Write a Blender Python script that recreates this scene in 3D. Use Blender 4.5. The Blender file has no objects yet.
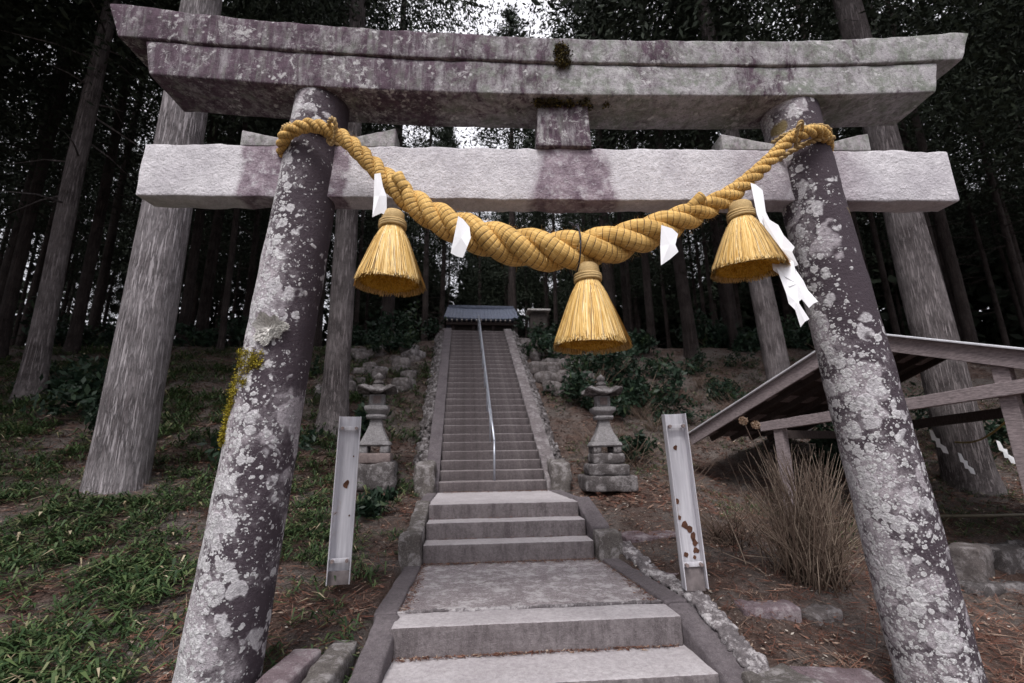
import bpy, math, random
import numpy as np
from mathutils import Vector, noise as mn
R = math.radians
random.seed(7); rng = np.random.default_rng(11)
sc = bpy.context.scene
col = sc.collection

# ------------------------------------------------------------------ node helpers
class NT:
    def __init__(s, name):
        s.m = bpy.data.materials.new(name); s.m.use_nodes = True
        s.t = s.m.node_tree; s.t.nodes.clear()
        s.out = s.n('ShaderNodeOutputMaterial'); s.b = s.n('ShaderNodeBsdfPrincipled')
        s.l(s.b.outputs[0], s.out.inputs[0]); s.b.inputs['Specular IOR Level'].default_value = .25
    def n(s, typ, **kw):
        x = s.t.nodes.new(typ)
        for k, v in kw.items(): setattr(x, k, v)
        return x
    def l(s, a, b): s.t.links.new(a, b)
    def coord(s, scale=(1,1,1), src='Object'):
        c = s.n('ShaderNodeTexCoord'); mp = s.n('ShaderNodeMapping'); mp.inputs['Scale'].default_value = scale
        s.l(c.outputs[src], mp.inputs[0]); return mp.outputs[0]
    def noise(s, v, scale, detail=6, rough=.6, dist=0):
        x = s.n('ShaderNodeTexNoise'); x.inputs['Scale'].default_value = scale; x.inputs['Detail'].default_value = detail
        x.inputs['Roughness'].default_value = rough; x.inputs['Distortion'].default_value = dist
        s.l(v, x.inputs['Vector']); return x.outputs['Fac']
    def vor(s, v, scale, feature='F1', out='Distance', rnd=1):
        x = s.n('ShaderNodeTexVoronoi', feature=feature); x.inputs['Scale'].default_value = scale
        x.inputs['Randomness'].default_value = rnd
        s.l(v, x.inputs['Vector']); return x.outputs[out]
    def ramp(s, f, stops, interp='LINEAR'):
        x = s.n('ShaderNodeValToRGB'); e = x.color_ramp; e.interpolation = interp
        while len(e.elements) < len(stops): e.elements.new(.5)
        for el, (p, c) in zip(e.elements, stops):
            el.position = p; el.color = (c[0], c[1], c[2], 1) if hasattr(c, '__len__') else (c, c, c, 1)
        s.l(f, x.inputs[0]); return x.outputs[0]
    def math(s, op, a, b=None, c=None, clamp=False):
        x = s.n('ShaderNodeMath', operation=op, use_clamp=clamp)
        for i, v in enumerate((a, b, c)):
            if v is None: continue
            if hasattr(v, 'is_linked'): s.l(v, x.inputs[i])
            else: x.inputs[i].default_value = v
        return x.outputs[0]
    def mix(s, f, a, b, blend='MIX'):
        x = s.n('ShaderNodeMix', data_type='RGBA', blend_type=blend)
        for sock, v in ((x.inputs[0], f), (x.inputs[6], a), (x.inputs[7], b)):
            if hasattr(v, 'is_linked'): s.l(v, sock)
            else: sock.default_value = v if not hasattr(v, '__len__') else (v[0], v[1], v[2], 1)
        return x.outputs[2]
    def warp(s, v, scale, amt):
        x = s.n('ShaderNodeTexNoise'); x.inputs['Scale'].default_value = scale; x.inputs['Detail'].default_value = 3
        s.l(v, x.inputs['Vector'])
        a = s.n('ShaderNodeVectorMath', operation='SUBTRACT'); s.l(x.outputs['Color'], a.inputs[0]); a.inputs[1].default_value = (.5,.5,.5)
        b = s.n('ShaderNodeVectorMath', operation='SCALE'); s.l(a.outputs[0], b.inputs[0]); b.inputs['Scale'].default_value = amt
        c = s.n('ShaderNodeVectorMath', operation='ADD'); s.l(v, c.inputs[0]); s.l(b.outputs[0], c.inputs[1]); return c.outputs[0]
    def fin(s, color, rough=.85, bump=None, dist=.01, strength=.6):
        if hasattr(color, 'is_linked'): s.l(color, s.b.inputs['Base Color'])
        else: s.b.inputs['Base Color'].default_value = (*color, 1)
        if hasattr(rough, 'is_linked'): s.l(rough, s.b.inputs['Roughness'])
        else: s.b.inputs['Roughness'].default_value = rough
        if bump is not None:
            x = s.n('ShaderNodeBump'); x.inputs['Distance'].default_value = dist; x.inputs['Strength'].default_value = strength
            s.l(bump, x.inputs['Height']); s.l(x.outputs[0], s.b.inputs['Normal'])
        return s.m

M = {}
# pale granite with purple-brown weather stains
def m_granite(name, pale, stain, cover, xgrad=0, lich=.3):
    t = NT(name); v = t.coord(); w = t.warp(v, 2.5, .3)
    grain = t.noise(v, 140, 3, .7); speck = t.noise(v, 45, 5, .7)
    base = t.mix(t.ramp(speck, [(.35, 0), (.7, 1)]), [c*.72 for c in pale], pale)
    base = t.mix(t.ramp(grain, [(.3, 1), (.48, 0)]), base, [c*.45 for c in pale])
    base = t.mix(t.ramp(t.noise(w, 6, 6, .75), [(.44, 0), (.60, .85)]), base, (.165,.19,.15)); base = t.mix(t.ramp(t.noise(v, 28, 6, .8), [(.34, .8), (.48, 0)]), base, (.09,.08,.082))
    mp = t.n('ShaderNodeMapping'); mp.inputs['Scale'].default_value = (1, 1, .45); t.l(w, mp.inputs[0])
    big = t.noise(mp.outputs[0], 1.5, 6, .66); fine = t.noise(mp.outputs[0], 13, 7, .78)
    k = t.math('ADD', big, t.math('MULTIPLY', t.math('SUBTRACT', fine, .5), .75))
    if xgrad:
        sep = t.n('ShaderNodeSeparateXYZ'); t.l(v, sep.inputs[0])
        k = t.math('SUBTRACT', k, t.math('MULTIPLY', t.math('SUBTRACT', sep.outputs[0], .1), xgrad))
    sm = t.ramp(k, [(cover-.11, .08), (cover-.02, .45), (cover+.07, 1)])
    drip = t.noise(t.coord((9, 9, .9)), 1.6, 6, .72); sm = t.math('MULTIPLY', sm, t.ramp(drip, [(.36, .45), (.52, 1)]))
    sc2 = t.mix(t.ramp(t.noise(v, 16, 7, .75), [(.33, 0), (.66, 1)]), [c*.62 for c in stain], [c*1.75 for c in stain])
    c = t.mix(sm, base, sc2)
    f1 = t.noise(t.warp(v, 20, .05), 15, 8, .8, .4); area = t.noise(v, 2.7, 4)
    l1 = t.math('MULTIPLY', t.ramp(f1, [(.53, 0), (.60, 1)]), t.ramp(area, [(.40, 0), (.60, 1)]))
    d2 = t.vor(t.warp(v, 24, .06), 19); l2 = t.math('MULTIPLY', t.ramp(d2, [(.20, 1), (.33, 0)]), t.ramp(t.noise(v, 9, 4), [(.56, 0), (.62, 1)]))
    c = t.mix(t.math('MULTIPLY', t.math('MAXIMUM', l1, l2), lich), c, (.47,.46,.46))
    bump = t.math('ADD', t.math('MULTIPLY', speck, .6), t.math('MULTIPLY', grain, .35))
    bump = t.math('ADD', bump, t.math('MULTIPLY', t.noise(v, 16, 4), .8))
    return t.fin(c, .9, bump, .012, .8)
M['kasagi'] = m_granite('weathered_lichen_granite', (.45,.43,.445), (.066,.043,.058), .475, .060, .95)
M['wedge'] = m_granite('pale_wedge_granite', (.50,.475,.49), (.20,.165,.19), .62, 0, .3)
M['nuki'] = None
# nuki: pale rough granite with stains where the posts and the centre strut shed water (local x)
def m_nuki():
    t = NT('pale_hewn_granite'); v = t.coord(); w = t.warp(v, 5, .12)
    sep = t.n('ShaderNodeSeparateXYZ'); t.l(w, sep.inputs[0]); x = sep.outputs[0]; z = sep.outputs[2]
    def band(cx, hw, soft=.018, grow=0):
        d = t.math('ABSOLUTE', t.math('SUBTRACT', x, cx))
        if grow: d = t.math('ADD', d, t.math('MULTIPLY', t.math('SUBTRACT', z, 1.86), grow))
        return t.ramp(d, [(max(0, hw-soft), 1), (hw+soft, 0)])
    s = t.math('MULTIPLY', t.math('MAXIMUM', t.math('MAXIMUM', band(-1.21, .36), t.math('MULTIPLY', band(2.30, .42, .10), .6)), band(.70, .25, .03, .25)), t.ramp(t.noise(v, 14, 7, .75), [(.36, .3), (.50, 1)]))
    fine = t.noise(v, 26, 6, .75); grain = t.noise(v, 130, 3, .7); big = t.noise(v, 3, 4)
    pale = t.mix(t.ramp(fine, [(.35, 0), (.68, 1)]), (.52,.50,.52), (.76,.73,.76))
    pale = t.mix(t.ramp(big, [(.42, 0), (.7, .45)]), pale, (.30,.27,.31))
    dark = t.mix(t.ramp(t.noise(w, 9, 7, .75), [(.34, 0), (.68, 1)]), (.12,.080,.108), (.40,.335,.375))
    c = t.mix(s, pale, dark); c = t.mix(t.ramp(grain, [(.28, .8), (.42, 0)]), c, (.12,.11,.12))
    bump = t.math('ADD', t.math('MULTIPLY', fine, 1.0), t.math('MULTIPLY', t.noise(v, 60, 3), .5))
    return t.fin(c, .92, bump, .02, .9)
M['nuki'] = m_nuki()
# pillars: near-black skin under round pale lichens
def m_pillar(name='lichen_covered_stone', shift=0):
    t = NT(name); v = t.coord()
    sep = t.n('ShaderNodeSeparateXYZ'); t.l(v, sep.inputs[0])
    ge = t.n('ShaderNodeNewGeometry'); sg = t.n('ShaderNodeSeparateXYZ'); t.l(ge.outputs['Normal'], sg.inputs[0])
    hi = t.math('ADD', t.math('SUBTRACT', t.math('MULTIPLY', t.math('SUBTRACT', .45, sep.outputs[2]), .030+shift*.25), shift), t.math('ADD', t.math('MULTIPLY', sg.outputs[0], -.12), t.math('MULTIPLY', t.math('SUBTRACT', t.noise(v, 1.1, 2), .5), .34)))
    big = t.math('ADD', t.noise(t.warp(v, 3, .15), 2.6, 7, .74), hi)
    c = t.mix(t.ramp(big, [(.43+shift*.6, 0), (.53+shift*.6, .35), (.63+shift*.6, 1)]), (.060,.046,.056), (.40,.36,.385))
    c = t.mix(t.ramp(t.noise(v, 11, 7, .8), [(.36, .85), (.50, 0)]), c, (.055,.042,.052))
    bsum = t.noise(v, 60, 4, .7)
    for i, (s, th, cov, cc, wp) in enumerate([(4.6, .46, .485, (.44,.40,.43), .07), (7.5, .44, .465, (.56,.535,.56), .04), (13, .40, .465, (.64,.62,.64), .02), (26, .37, .46, (.70,.69,.70), .012), (55, .36, .47, (.72,.71,.72), .006)]):
        w = t.warp(v, s*1.7, wp); off = t.n('ShaderNodeVectorMath', operation='ADD'); t.l(w, off.inputs[0]); off.inputs[1].default_value = (i*3.7, i*1.3, i*5.1)
        d = t.vor(off.outputs[0], s); edge = t.noise(v, s*8, 4, .75)
        dd = t.math('ADD', d, t.math('MULTIPLY', t.math('SUBTRACT', edge, .5), .16))
        disc = t.ramp(dd, [(th-.03, 1), (th+.015, 0)])
        cv = t.math('ADD', t.noise(off.outputs[0], s*.55, 3, .6), hi)
        k = t.math('MULTIPLY', disc, t.ramp(cv, [(cov, 0), (cov+.04, 1)]))
        tone = t.mix(t.ramp(dd, [(0, 0), (th*.6, .4), (th*.85, .7), (th, 1)]), [q*.72 for q in cc], cc)
        tone = t.mix(t.ramp(t.noise(v, 48, 5, .78), [(.36, .8), (.54, 0)]), tone, [q*.38 for q in cc])
        c = t.mix(t.math('MULTIPLY', k, .93), c, tone); bsum = t.math('ADD', bsum, t.math('MULTIPLY', k, .3))
    c = t.mix(t.math('MULTIPLY', t.ramp(t.noise(v, 85, 4, .8), [(.32, .7), (.44, 0)]), .9), c, (.035,.028,.033))
    w = t.warp(v, 9, .05); d = t.vor(w, 2.1)        # a few olive-brown rosettes
    ol = t.math('MULTIPLY', t.ramp(d, [(.11, 1), (.14, 0)]), t.ramp(t.noise(w, 1.1, 1), [(.5, 0), (.53, 1)]))
    c = t.mix(ol, c, (.17,.13,.065))
    return t.fin(c, .93, bsum, .012, .8)
M['pillar'] = m_pillar(); M['pillar_dark'] = m_pillar('darker_lichen_covered_stone', .065)
def m_concrete(name, a, b, dark=(.06,.05,.055), spots=.5, flake=0, sc_=1.0, streak=0):
    t = NT(name); v = t.coord()
    n1 = t.noise(v, 3.0*sc_, 8, .72); n2 = t.noise(v, 34, 7, .78); n3 = t.noise(v, 150, 3, .7)
    c = t.mix(t.ramp(n1, [(.30, 0), (.70, 1)]), a, b)
    c = t.mix(t.ramp(n2, [(.25, .8), (.60, 0)]), c, dark)
    if streak:
        st = t.noise(t.coord((5, 5, 1)), 2.2, 6, .7); c = t.mix(t.ramp(st, [(.46, 0), (.64, streak)]), c, dark)
    c = t.mix(t.ramp(n3, [(.55, 0), (.72, spots)]), c, [min(.75, q*1.8) for q in b])
    if flake:
        f = t.noise(t.warp(v, 12, .08), 7, 8, .8)
        c = t.mix(t.ramp(f, [(.49, 0), (.58, flake)]), c, (.56,.53,.54))
    bump = t.math('ADD', n2, t.math('MULTIPLY', n3, .5)); bump = t.math('ADD', bump, t.math('MULTIPLY', n1, .8))
    return t.fin(c, .92, bump, .014, .9)
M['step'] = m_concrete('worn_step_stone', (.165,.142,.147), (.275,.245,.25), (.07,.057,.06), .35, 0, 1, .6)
M['tread'] = m_concrete('toplit_step_tread', (.40,.365,.38), (.58,.545,.56), (.24,.205,.22), .4)  # paler than the risers: overhead light put into the colour
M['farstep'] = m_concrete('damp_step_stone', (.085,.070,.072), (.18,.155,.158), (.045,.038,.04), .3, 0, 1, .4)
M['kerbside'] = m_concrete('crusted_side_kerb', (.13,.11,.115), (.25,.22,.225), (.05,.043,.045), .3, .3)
M['nosing'] = m_concrete('lit_edge_nosing', (.20,.17,.175), (.33,.295,.30), (.07,.06,.06), .3)  # paler tone that paints the lit upper edges of the far steps
M['kerb'] = m_concrete('dark_kerb_stone', (.10,.085,.093), (.20,.175,.185), (.045,.037,.041), .4)
M['kerbmoss'] = m_concrete('mossy_pier_stone', (.085,.075,.07), (.19,.17,.16), (.035,.03,.028), .6, .35)
M['gravel'] = m_concrete('exposed_gravel_paving', (.22,.185,.195), (.38,.34,.35), (.08,.065,.07), 1.0, .75)
M['rubble'] = m_concrete('white_crusted_rubble', (.12,.105,.11), (.24,.215,.22), (.04,.035,.04), .3, .8)
M['stairrubble'] = m_concrete('damp_crusted_rubble', (.075,.065,.065), (.16,.14,.14), (.03,.027,.028), .2, .45)
M['rock'] = m_concrete('grey_brown_rock', (.085,.072,.07), (.20,.175,.17), (.035,.03,.03), .5, .25)
M['rockred'] = m_concrete('purple_brown_rock', (.13,.09,.10), (.27,.215,.235), (.05,.036,.04), .5, .3)
M['lantern'] = m_concrete('pale_lantern_granite', (.14,.13,.135), (.36,.345,.35), (.045,.04,.042), .4)
M['lantern_dark'] = m_concrete('dark_weathered_granite', (.05,.044,.044), (.135,.12,.12), (.03,.026,.026), .6, .3)
M['pink'] = m_concrete('pinkish_granite', (.16,.125,.12), (.29,.235,.225), (.07,.055,.055), .4)

def m_straw(name, a, b, thread=0, stripes=34.0, fibre=(60, 6)):
    t = NT(name)
    uv = t.n('ShaderNodeUVMap'); sep = t.n('ShaderNodeSeparateXYZ'); t.l(uv.outputs[0], sep.inputs[0])
    mp = t.n('ShaderNodeMapping'); mp.inputs['Scale'].default_value = (fibre[1], fibre[0], 1); t.l(uv.outputs[0], mp.inputs[0])
    f = t.noise(mp.outputs[0], 1.0, 5, .7)
    f2 = t.noise(t.coord(), 9, 4, .6)
    c = t.mix(t.ramp(f, [(.36, 0), (.62, 1)]), a, b)
    c = t.mix(t.ramp(f2, [(.35, .5), (.55, 0)]), c, [q*.6 for q in a])
    f3 = t.noise(mp.outputs[0], 2.7, 3, .6); c = t.mix(t.ramp(f3, [(.62, 0), (.72, .5)]), c, (.80,.64,.36)); c = t.mix(t.ramp(f3, [(.28, .6), (.36, 0)]), c, (.16,.09,.035))
    bump = t.math('MULTIPLY', f, .5)
    if thread:
        ph = t.math('FRACT', t.math('MULTIPLY', t.math('ADD', sep.outputs[0], t.math('MULTIPLY', f2, .012)), thread))
        line = t.ramp(t.math('ABSOLUTE', t.math('SUBTRACT', ph, .5)), [(.035, 1), (.085, 0)])
        groove = t.ramp(t.math('ABSOLUTE', t.math('SUBTRACT', ph, .5)), [(.0, 0), (.28, 1)])
        line = t.math('MULTIPLY', line, t.ramp(t.noise(t.coord(), 20, 3), [(.36, .25), (.55, .95)]))
        c = t.mix(line, c, (.035,.022,.018)); bump = t.math('ADD', bump, t.math('MULTIPLY', groove, .55))
    return t.fin(c, .75, bump, .008, .7)
M['rope'] = m_straw('twisted_rice_straw', (.44,.24,.055), (.80,.53,.19), 26)
M['rope_thin'] = m_straw('thin_straw_cord', (.36,.24,.10), (.60,.43,.21), 0, fibre=(20, 60))
def m_rnd(name, stops, rough=.7, trans=0, spec=.25):
    t = NT(name); a = t.n('ShaderNodeAttribute', attribute_name='rnd')
    c = t.ramp(a.outputs['Fac'], stops)
    t.b.inputs['Specular IOR Level'].default_value = spec
    t.fin(c, rough)
    if trans:
        tr = t.n('ShaderNodeBsdfTranslucent'); t.l(c, tr.inputs[0]); mx = t.n('ShaderNodeMixShader'); mx.inputs[0].default_value = trans
        t.l(t.b.outputs[0], mx.inputs[1]); t.l(tr.outputs[0], mx.inputs[2]); t.l(mx.outputs[0], t.out.inputs[0])
    return t.m
M['skirt'] = m_rnd('combed_straw', [(0, (.38,.20,.045)), (.25, (.60,.37,.11)), (.6, (.76,.52,.20)), (.86, (.86,.66,.33)), (.90, (.86,.74,.50)), (.93, (.24,.14,.06)), (1, (.16,.09,.045))])
M['skirt_end'] = m_rnd('cut_straw_ends', [(0, (.36,.17,.015)), (.5, (.60,.33,.03)), (1, (.74,.45,.07))])
M['leaf'] = m_rnd('cedar_foliage', [(0, (.010,.015,.009)), (.6, (.020,.029,.017)), (1, (.036,.046,.026))], .8)
M['sasa'] = m_rnd('sasa_leaves', [(0, (.022,.045,.018)), (.45, (.048,.085,.032)), (.8, (.10,.145,.055)), (.90, (.17,.18,.09)), (.95, (.30,.24,.15)), (1, (.48,.41,.29))], .55, .15)
M['shrub'] = m_rnd('shrub_leaves', [(0, (.010,.022,.014)), (.7, (.022,.042,.024)), (1, (.055,.08,.034))], .5, .1)
M['litter'] = m_rnd('fallen_cedar_fronds', [(0, (.055,.022,.015)), (.4, (.125,.050,.034)), (.7, (.20,.105,.075)), (.93, (.36,.28,.22)), (1, (.44,.39,.34))], .8)
M['twig'] = m_rnd('dry_stems', [(0, (.10,.068,.052)), (.5, (.21,.155,.12)), (1, (.40,.32,.25))], .8)
M['flower'] = m_rnd('dried_flower_heads', [(0, (.42,.28,.18)), (1, (.72,.56,.42))], .8)
M['moss'] = m_rnd('yellow_green_moss', [(0, (.10,.085,.012)), (.5, (.25,.20,.02)), (1, (.42,.34,.04))], .95)
M['darkmoss'] = m_rnd('dark_brown_moss', [(0, (.018,.014,.008)), (.6, (.05,.038,.014)), (1, (.13,.10,.025))], .95)
M['lichenrose'] = m_rnd('foliose_lichen', [(0, (.38,.36,.34)), (1, (.74,.72,.68))], .9)
def m_bark(name, a, b, zs=1.0):
    t = NT(name); v = t.coord((1, 1, .06*zs)); v2 = t.coord()
    f = t.noise(t.warp(v, 4, .05), 44, 7, .70, .25); rd = t.ramp(t.math('ABSOLUTE', t.math('SUBTRACT', f, .5)), [(0, 1), (.018, .7), (.04, 0)]); g = t.noise(v, 95, 4, .75); bl = t.noise(v2, 1.6, 5, .65)
    c = t.mix(t.ramp(f, [(.41, 0), (.50, .6), (.60, 1)]), a, b)
    c = t.mix(t.ramp(g, [(.38, .7), (.5, 0)]), c, [q*.45 for q in a]); c = t.mix(t.math('MULTIPLY', rd, .8), c, [q*.4 for q in a])
    c = t.mix(t.ramp(bl, [(.4, 0), (.66, .55)]), c, [min(1, q*1.2+.02) for q in b])
    bump = t.math('SUBTRACT', t.math('ADD', f, t.math('MULTIPLY', g, .35)), t.math('MULTIPLY', rd, .5))
    return t.fin(c, .95, bump, .025, .9)
M['bark'] = m_bark('grey_cedar_bark', (.14,.12,.125), (.42,.385,.40))
M['bark3'] = m_bark('darker_cedar_bark', (.065,.052,.052), (.24,.21,.212))
M['bark2'] = m_bark('brown_cedar_bark', (.020,.014,.013), (.062,.047,.045))
def m_steel():
    t = NT('chipped_white_painted_steel'); v = t.coord()
    f = t.noise(t.warp(v, 9, .1), 5.5, 5, .6); st = t.noise(t.coord((30, 30, 2)), 1.0, 4)
    c = t.mix(t.ramp(st, [(.35, 0), (.7, 1)]), (.50,.49,.53), (.72,.71,.75))
    rust = t.ramp(f, [(.665, 0), (.68, 1)])
    c = t.mix(rust, c, (.085,.028,.018)); c = t.mix(t.ramp(f, [(.60, 0), (.66, .35)]), c, (.45,.34,.28))
    return t.fin(c, t.ramp(rust, [(0, .42), (1, .9)]), rust, .002, .5)
M['steel'] = m_steel()
def m_simple(name, c, rough=.6, metal=0, ns=12, var=.35, bump=.3, scale=(1,1,1)):
    t = NT(name); v = t.coord(scale); f = t.noise(v, ns, 5, .65)
    t.b.inputs['Metallic'].default_value = metal
    return t.fin(t.mix(t.ramp(f, [(.3, 0), (.7, 1)]), [q*(1-var) for q in c], [min(1, q*(1+var)) for q in c]), rough, f, .004, bump)
M['rust'] = m_simple('rusty_steel', (.12,.055,.035), .85)
M['bolt'] = m_simple('dull_steel', (.30,.24,.23), .6, .5)
M['post_base'] = m_simple('old_bare_zinc', (.22,.19,.19), .7, .2)
M['rail'] = m_simple('galvanised_tube', (.42,.44,.50), .35, .6, var=.15)
M['paper'] = m_simple('white_paper', (.80,.80,.82), .7, var=.05, bump=.1)
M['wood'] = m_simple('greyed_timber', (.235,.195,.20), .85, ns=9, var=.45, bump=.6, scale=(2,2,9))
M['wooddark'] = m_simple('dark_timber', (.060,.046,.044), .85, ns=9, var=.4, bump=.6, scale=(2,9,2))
M['tin'] = m_simple('pale_sheet_roof', (.62,.62,.66), .5, .2, var=.15)
M['tinunder'] = m_simple('dark_roof_underside', (.045,.036,.034), .8)
M['tile'] = m_simple('blue_grey_roof_tile', (.10,.115,.16), .6)
M['plaster'] = m_simple('aged_white_plaster', (.55,.53,.52), .9)
M['void'] = m_simple('dark_shrine_wall', (.05,.042,.04), .9)
M['bamboo'] = m_simple('old_bamboo', (.10,.085,.06), .6)
M['yellowcord'] = m_simple('yellow_straw_cord', (.42,.32,.12), .8)
# ground
def m_ground():
    t = NT('leaf_litter_soil'); v = t.coord()
    n1 = t.noise(v, 1.1, 6, .65); n2 = t.noise(v, 9, 7, .72); n3 = t.noise(v, 55, 5, .75)
    c = t.mix(t.ramp(n2, [(.33, 0), (.66, 1)]), (.055,.034,.029), (.150,.100,.082))
    c = t.mix(t.ramp(n1, [(.42, 0), (.58, .8)]), c, t.mix(n3, (.095,.080,.073), (.22,.195,.182)))
    c = t.mix(t.ramp(n3, [(.36, .7), (.52, 0)]), c, (.030,.019,.015))
    c = t.mix(t.ramp(t.vor(v, 42), [(.1, .75), (.17, 0)]), c, (.42,.37,.34))
    bump = t.math('ADD', n2, t.math('MULTIPLY', n3, .6))
    return t.fin(c, .95, bump, .05, .9)
M['ground'] = m_ground()

# ------------------------------------------------------------------ object helpers
def mesh(name, v, f, mat, smooth=True, uv=None, rnd=None, mats=None, mi=None):
    me = bpy.data.meshes.new(name)
    me.from_pydata([tuple(p) for p in v], [], [tuple(q) for q in f]); me.update()
    for m_ in (mats or [mat]): me.materials.append(m_)
    if mi is not None: me.polygons.foreach_set('material_index', mi)
    if smooth: me.polygons.foreach_set('use_smooth', [True]*len(me.polygons))
    if uv is not None:
        l = me.uv_layers.new(name='UVMap'); vi = np.zeros(len(me.loops), int); me.loops.foreach_get('vertex_index', vi)
        l.data.foreach_set('uv', np.asarray(uv)[vi].astype(np.float32).ravel())
    if rnd is not None:
        a = me.attributes.new('rnd', 'FLOAT', 'FACE'); a.data.foreach_set('value', np.asarray(rnd, np.float32))
    return me
def put(name, me, parent=None, loc=None, rz=None):
    o = bpy.data.objects.new(name, me); col.objects.link(o)
    if parent: o.parent = parent
    if loc is not None: o.location = loc
    if rz is not None: o.rotation_euler = rz if hasattr(rz, '__len__') else (0, 0, rz)
    return o
def tag(o, label=None, cat=None, group=None, kind=None):
    if label: o['label'] = label
    if cat: o['category'] = cat
    if group: o['group'] = group
    if kind: o['kind'] = kind
    return o
def thing(name, label, cat, loc=(0,0,0), rz=0, group=None):
    return tag(put(name, None, None, loc, rz), label, cat, group)
def tris(name, V, mat, rnd, parent=None, quad=False):     # V: (n,3|4,3) loose faces, fast
    V = np.asarray(V, np.float32); n, k, _ = V.shape
    me = bpy.data.meshes.new(name); me.vertices.add(n*k); me.vertices.foreach_set('co', V.ravel())
    me.loops.add(n*k); me.loops.foreach_set('vertex_index', np.arange(n*k)); me.polygons.add(n)
    me.polygons.foreach_set('loop_start', np.arange(n)*k); me.polygons.foreach_set('loop_total', np.full(n, k))
    a = me.attributes.new('rnd', 'FLOAT', 'FACE'); a.data.foreach_set('value', np.asarray(rnd, np.float32))
    me.materials.append(mat); me.update(calc_edges=True); me.validate(); return me

def axis_samples(h, b, res):
    b = min(b, h*.45); core = max(1, int(round(2*(h-b)/res)))
    return [-h, -h+b*.3] + list(np.linspace(-h+b, h-b, core+1)) + [h-b*.3, h]
def block(size, bevel=.015, rough=.006, res=.06, shape=None, seed=0, freq=6.0):
    hx, hy, hz = [s/2 for s in size]; ax = [axis_samples(h, bevel, res) for h in (hx, hy, hz)]
    H = (hx, hy, hz); idx = {}; V = []; F = []
    def vid(i, j, k):
        key = (i, j, k)
        if key not in idx:
            idx[key] = len(V); V.append((ax[0][i], ax[1][j], ax[2][k]))
        return idx[key]
    n = [len(a)-1 for a in ax]
    for j in range(n[1]):
        for k in range(n[2]):
            F.append((vid(0,j,k), vid(0,j,k+1), vid(0,j+1,k+1), vid(0,j+1,k))); F.append((vid(n[0],j,k), vid(n[0],j+1,k), vid(n[0],j+1,k+1), vid(n[0],j,k+1)))
    for i in range(n[0]):
        for k in range(n[2]):
            F.append((vid(i,0,k), vid(i+1,0,k), vid(i+1,0,k+1), vid(i,0,k+1))); F.append((vid(i,n[1],k), vid(i,n[1],k+1), vid(i+1,n[1],k+1), vid(i+1,n[1],k)))
        for j in range(n[1]):
            F.append((vid(i,j,0), vid(i,j+1,0), vid(i+1,j+1,0), vid(i+1,j,0))); F.append((vid(i,j,n[2]), vid(i+1,j,n[2]), vid(i+1,j+1,n[2]), vid(i,j+1,n[2])))
    out = []
    bb = [min(bevel, h*.45) for h in H]
    for p in V:
        q = [max(-(H[a]-bb[a]), min(H[a]-bb[a], p[a])) for a in range(3)]
        d = Vector([(p[a]-q[a])/bb[a] for a in range(3)])
        if d.length > 0: d.normalize()
        P = Vector([q[a]+d[a]*bb[a] for a in range(3)])
        if rough:
            s = Vector((seed*7.3, seed*3.1, seed*1.7))
            k = mn.noise(P*freq+s)+.5*mn.noise(P*freq*2.7+s)+.25*mn.noise(P*freq*7+s)
            P += d*k*rough
        if shape: P = Vector(shape(P))
        out.append(P)
    return out, F
def stone(name, size, loc, mat, parent=None, rz=0, seed=None, **kw):
    v, f = block(size, seed=seed if seed is not None else random.random()*50, **kw)
    return put(name, mesh(name, v, f, mat), parent, loc, rz)
def tubemesh(P, rad, ns=12, cap=True, flat=None, nz=0, nf=5, seed=0, uvs=0, stretch=(1,1,1)):
    P = [Vector(p) for p in P]; n = len(P); V = []; F = []; UV = []
    T = [(P[min(i+1, n-1)]-P[max(i-1, 0)]).normalized() for i in range(n)]
    up = Vector((0,0,1)) if abs(T[0].z) < .9 else Vector((0,1,0)); N = (up-T[0]*up.dot(T[0])).normalized(); s = 0
    for i in range(n):
        N = (N-T[i]*N.dot(T[i])).normalized(); B = T[i].cross(N)
        r = rad[i] if hasattr(rad, '__len__') else rad
        if i: s += (P[i]-P[i-1]).length*((uvs/r)**.55 if uvs else 1)
        for k in range(ns):
            a = 2*math.pi*k/ns; d = N*math.cos(a)+B*math.sin(a); rr = r
            if nz:
                q = P[i]+d*r; q = Vector((q.x*stretch[0], q.y*stretch[1], q.z*stretch[2])); rr += nz*(mn.noise(q*nf+Vector((seed,)*3))+.5*mn.noise(q*nf*2.5+Vector((seed,)*3)))
            V.append(P[i]+d*rr); UV.append((s, k/ns if k <= ns/2 else 1-k/ns))
    for i in range(n-1):
        for k in range(ns):
            a = i*ns+k; b = i*ns+(k+1) % ns; F.append((a, b, b+ns, a+ns))
    if cap: F.append(tuple(range(ns))[::-1]); F.append(tuple(range((n-1)*ns, n*ns)))
    return V, F, UV
class Acc:
    def __init__(s): s.v = []; s.f = []; s.r = []; s.uv = []
    def add(s, v, f, rnd=0, uv=None):
        o = len(s.v); s.v += list(v); s.f += [tuple(i+o for i in q) for q in f]; s.r += [rnd]*len(f)
        s.uv += list(uv) if uv else [(0,0)]*len(v)
    def tube(s, P, rad, ns=6, rnd=0, **kw): v, f, uv = tubemesh(P, rad, ns, **kw); s.add(v, f, rnd, uv)
    def box(s, size, loc, R_=None, **kw):
        v, f = block(size, **kw)
        v = [(R_ @ p if R_ else p)+Vector(loc) for p in v]; s.add(v, f)
    def out(s, name, mat, parent=None, smooth=True, loc=None, rz=None):
        return put(name, mesh(name, s.v, s.f, mat, smooth, uv=s.uv, rnd=s.r), parent, loc, rz)
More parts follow.
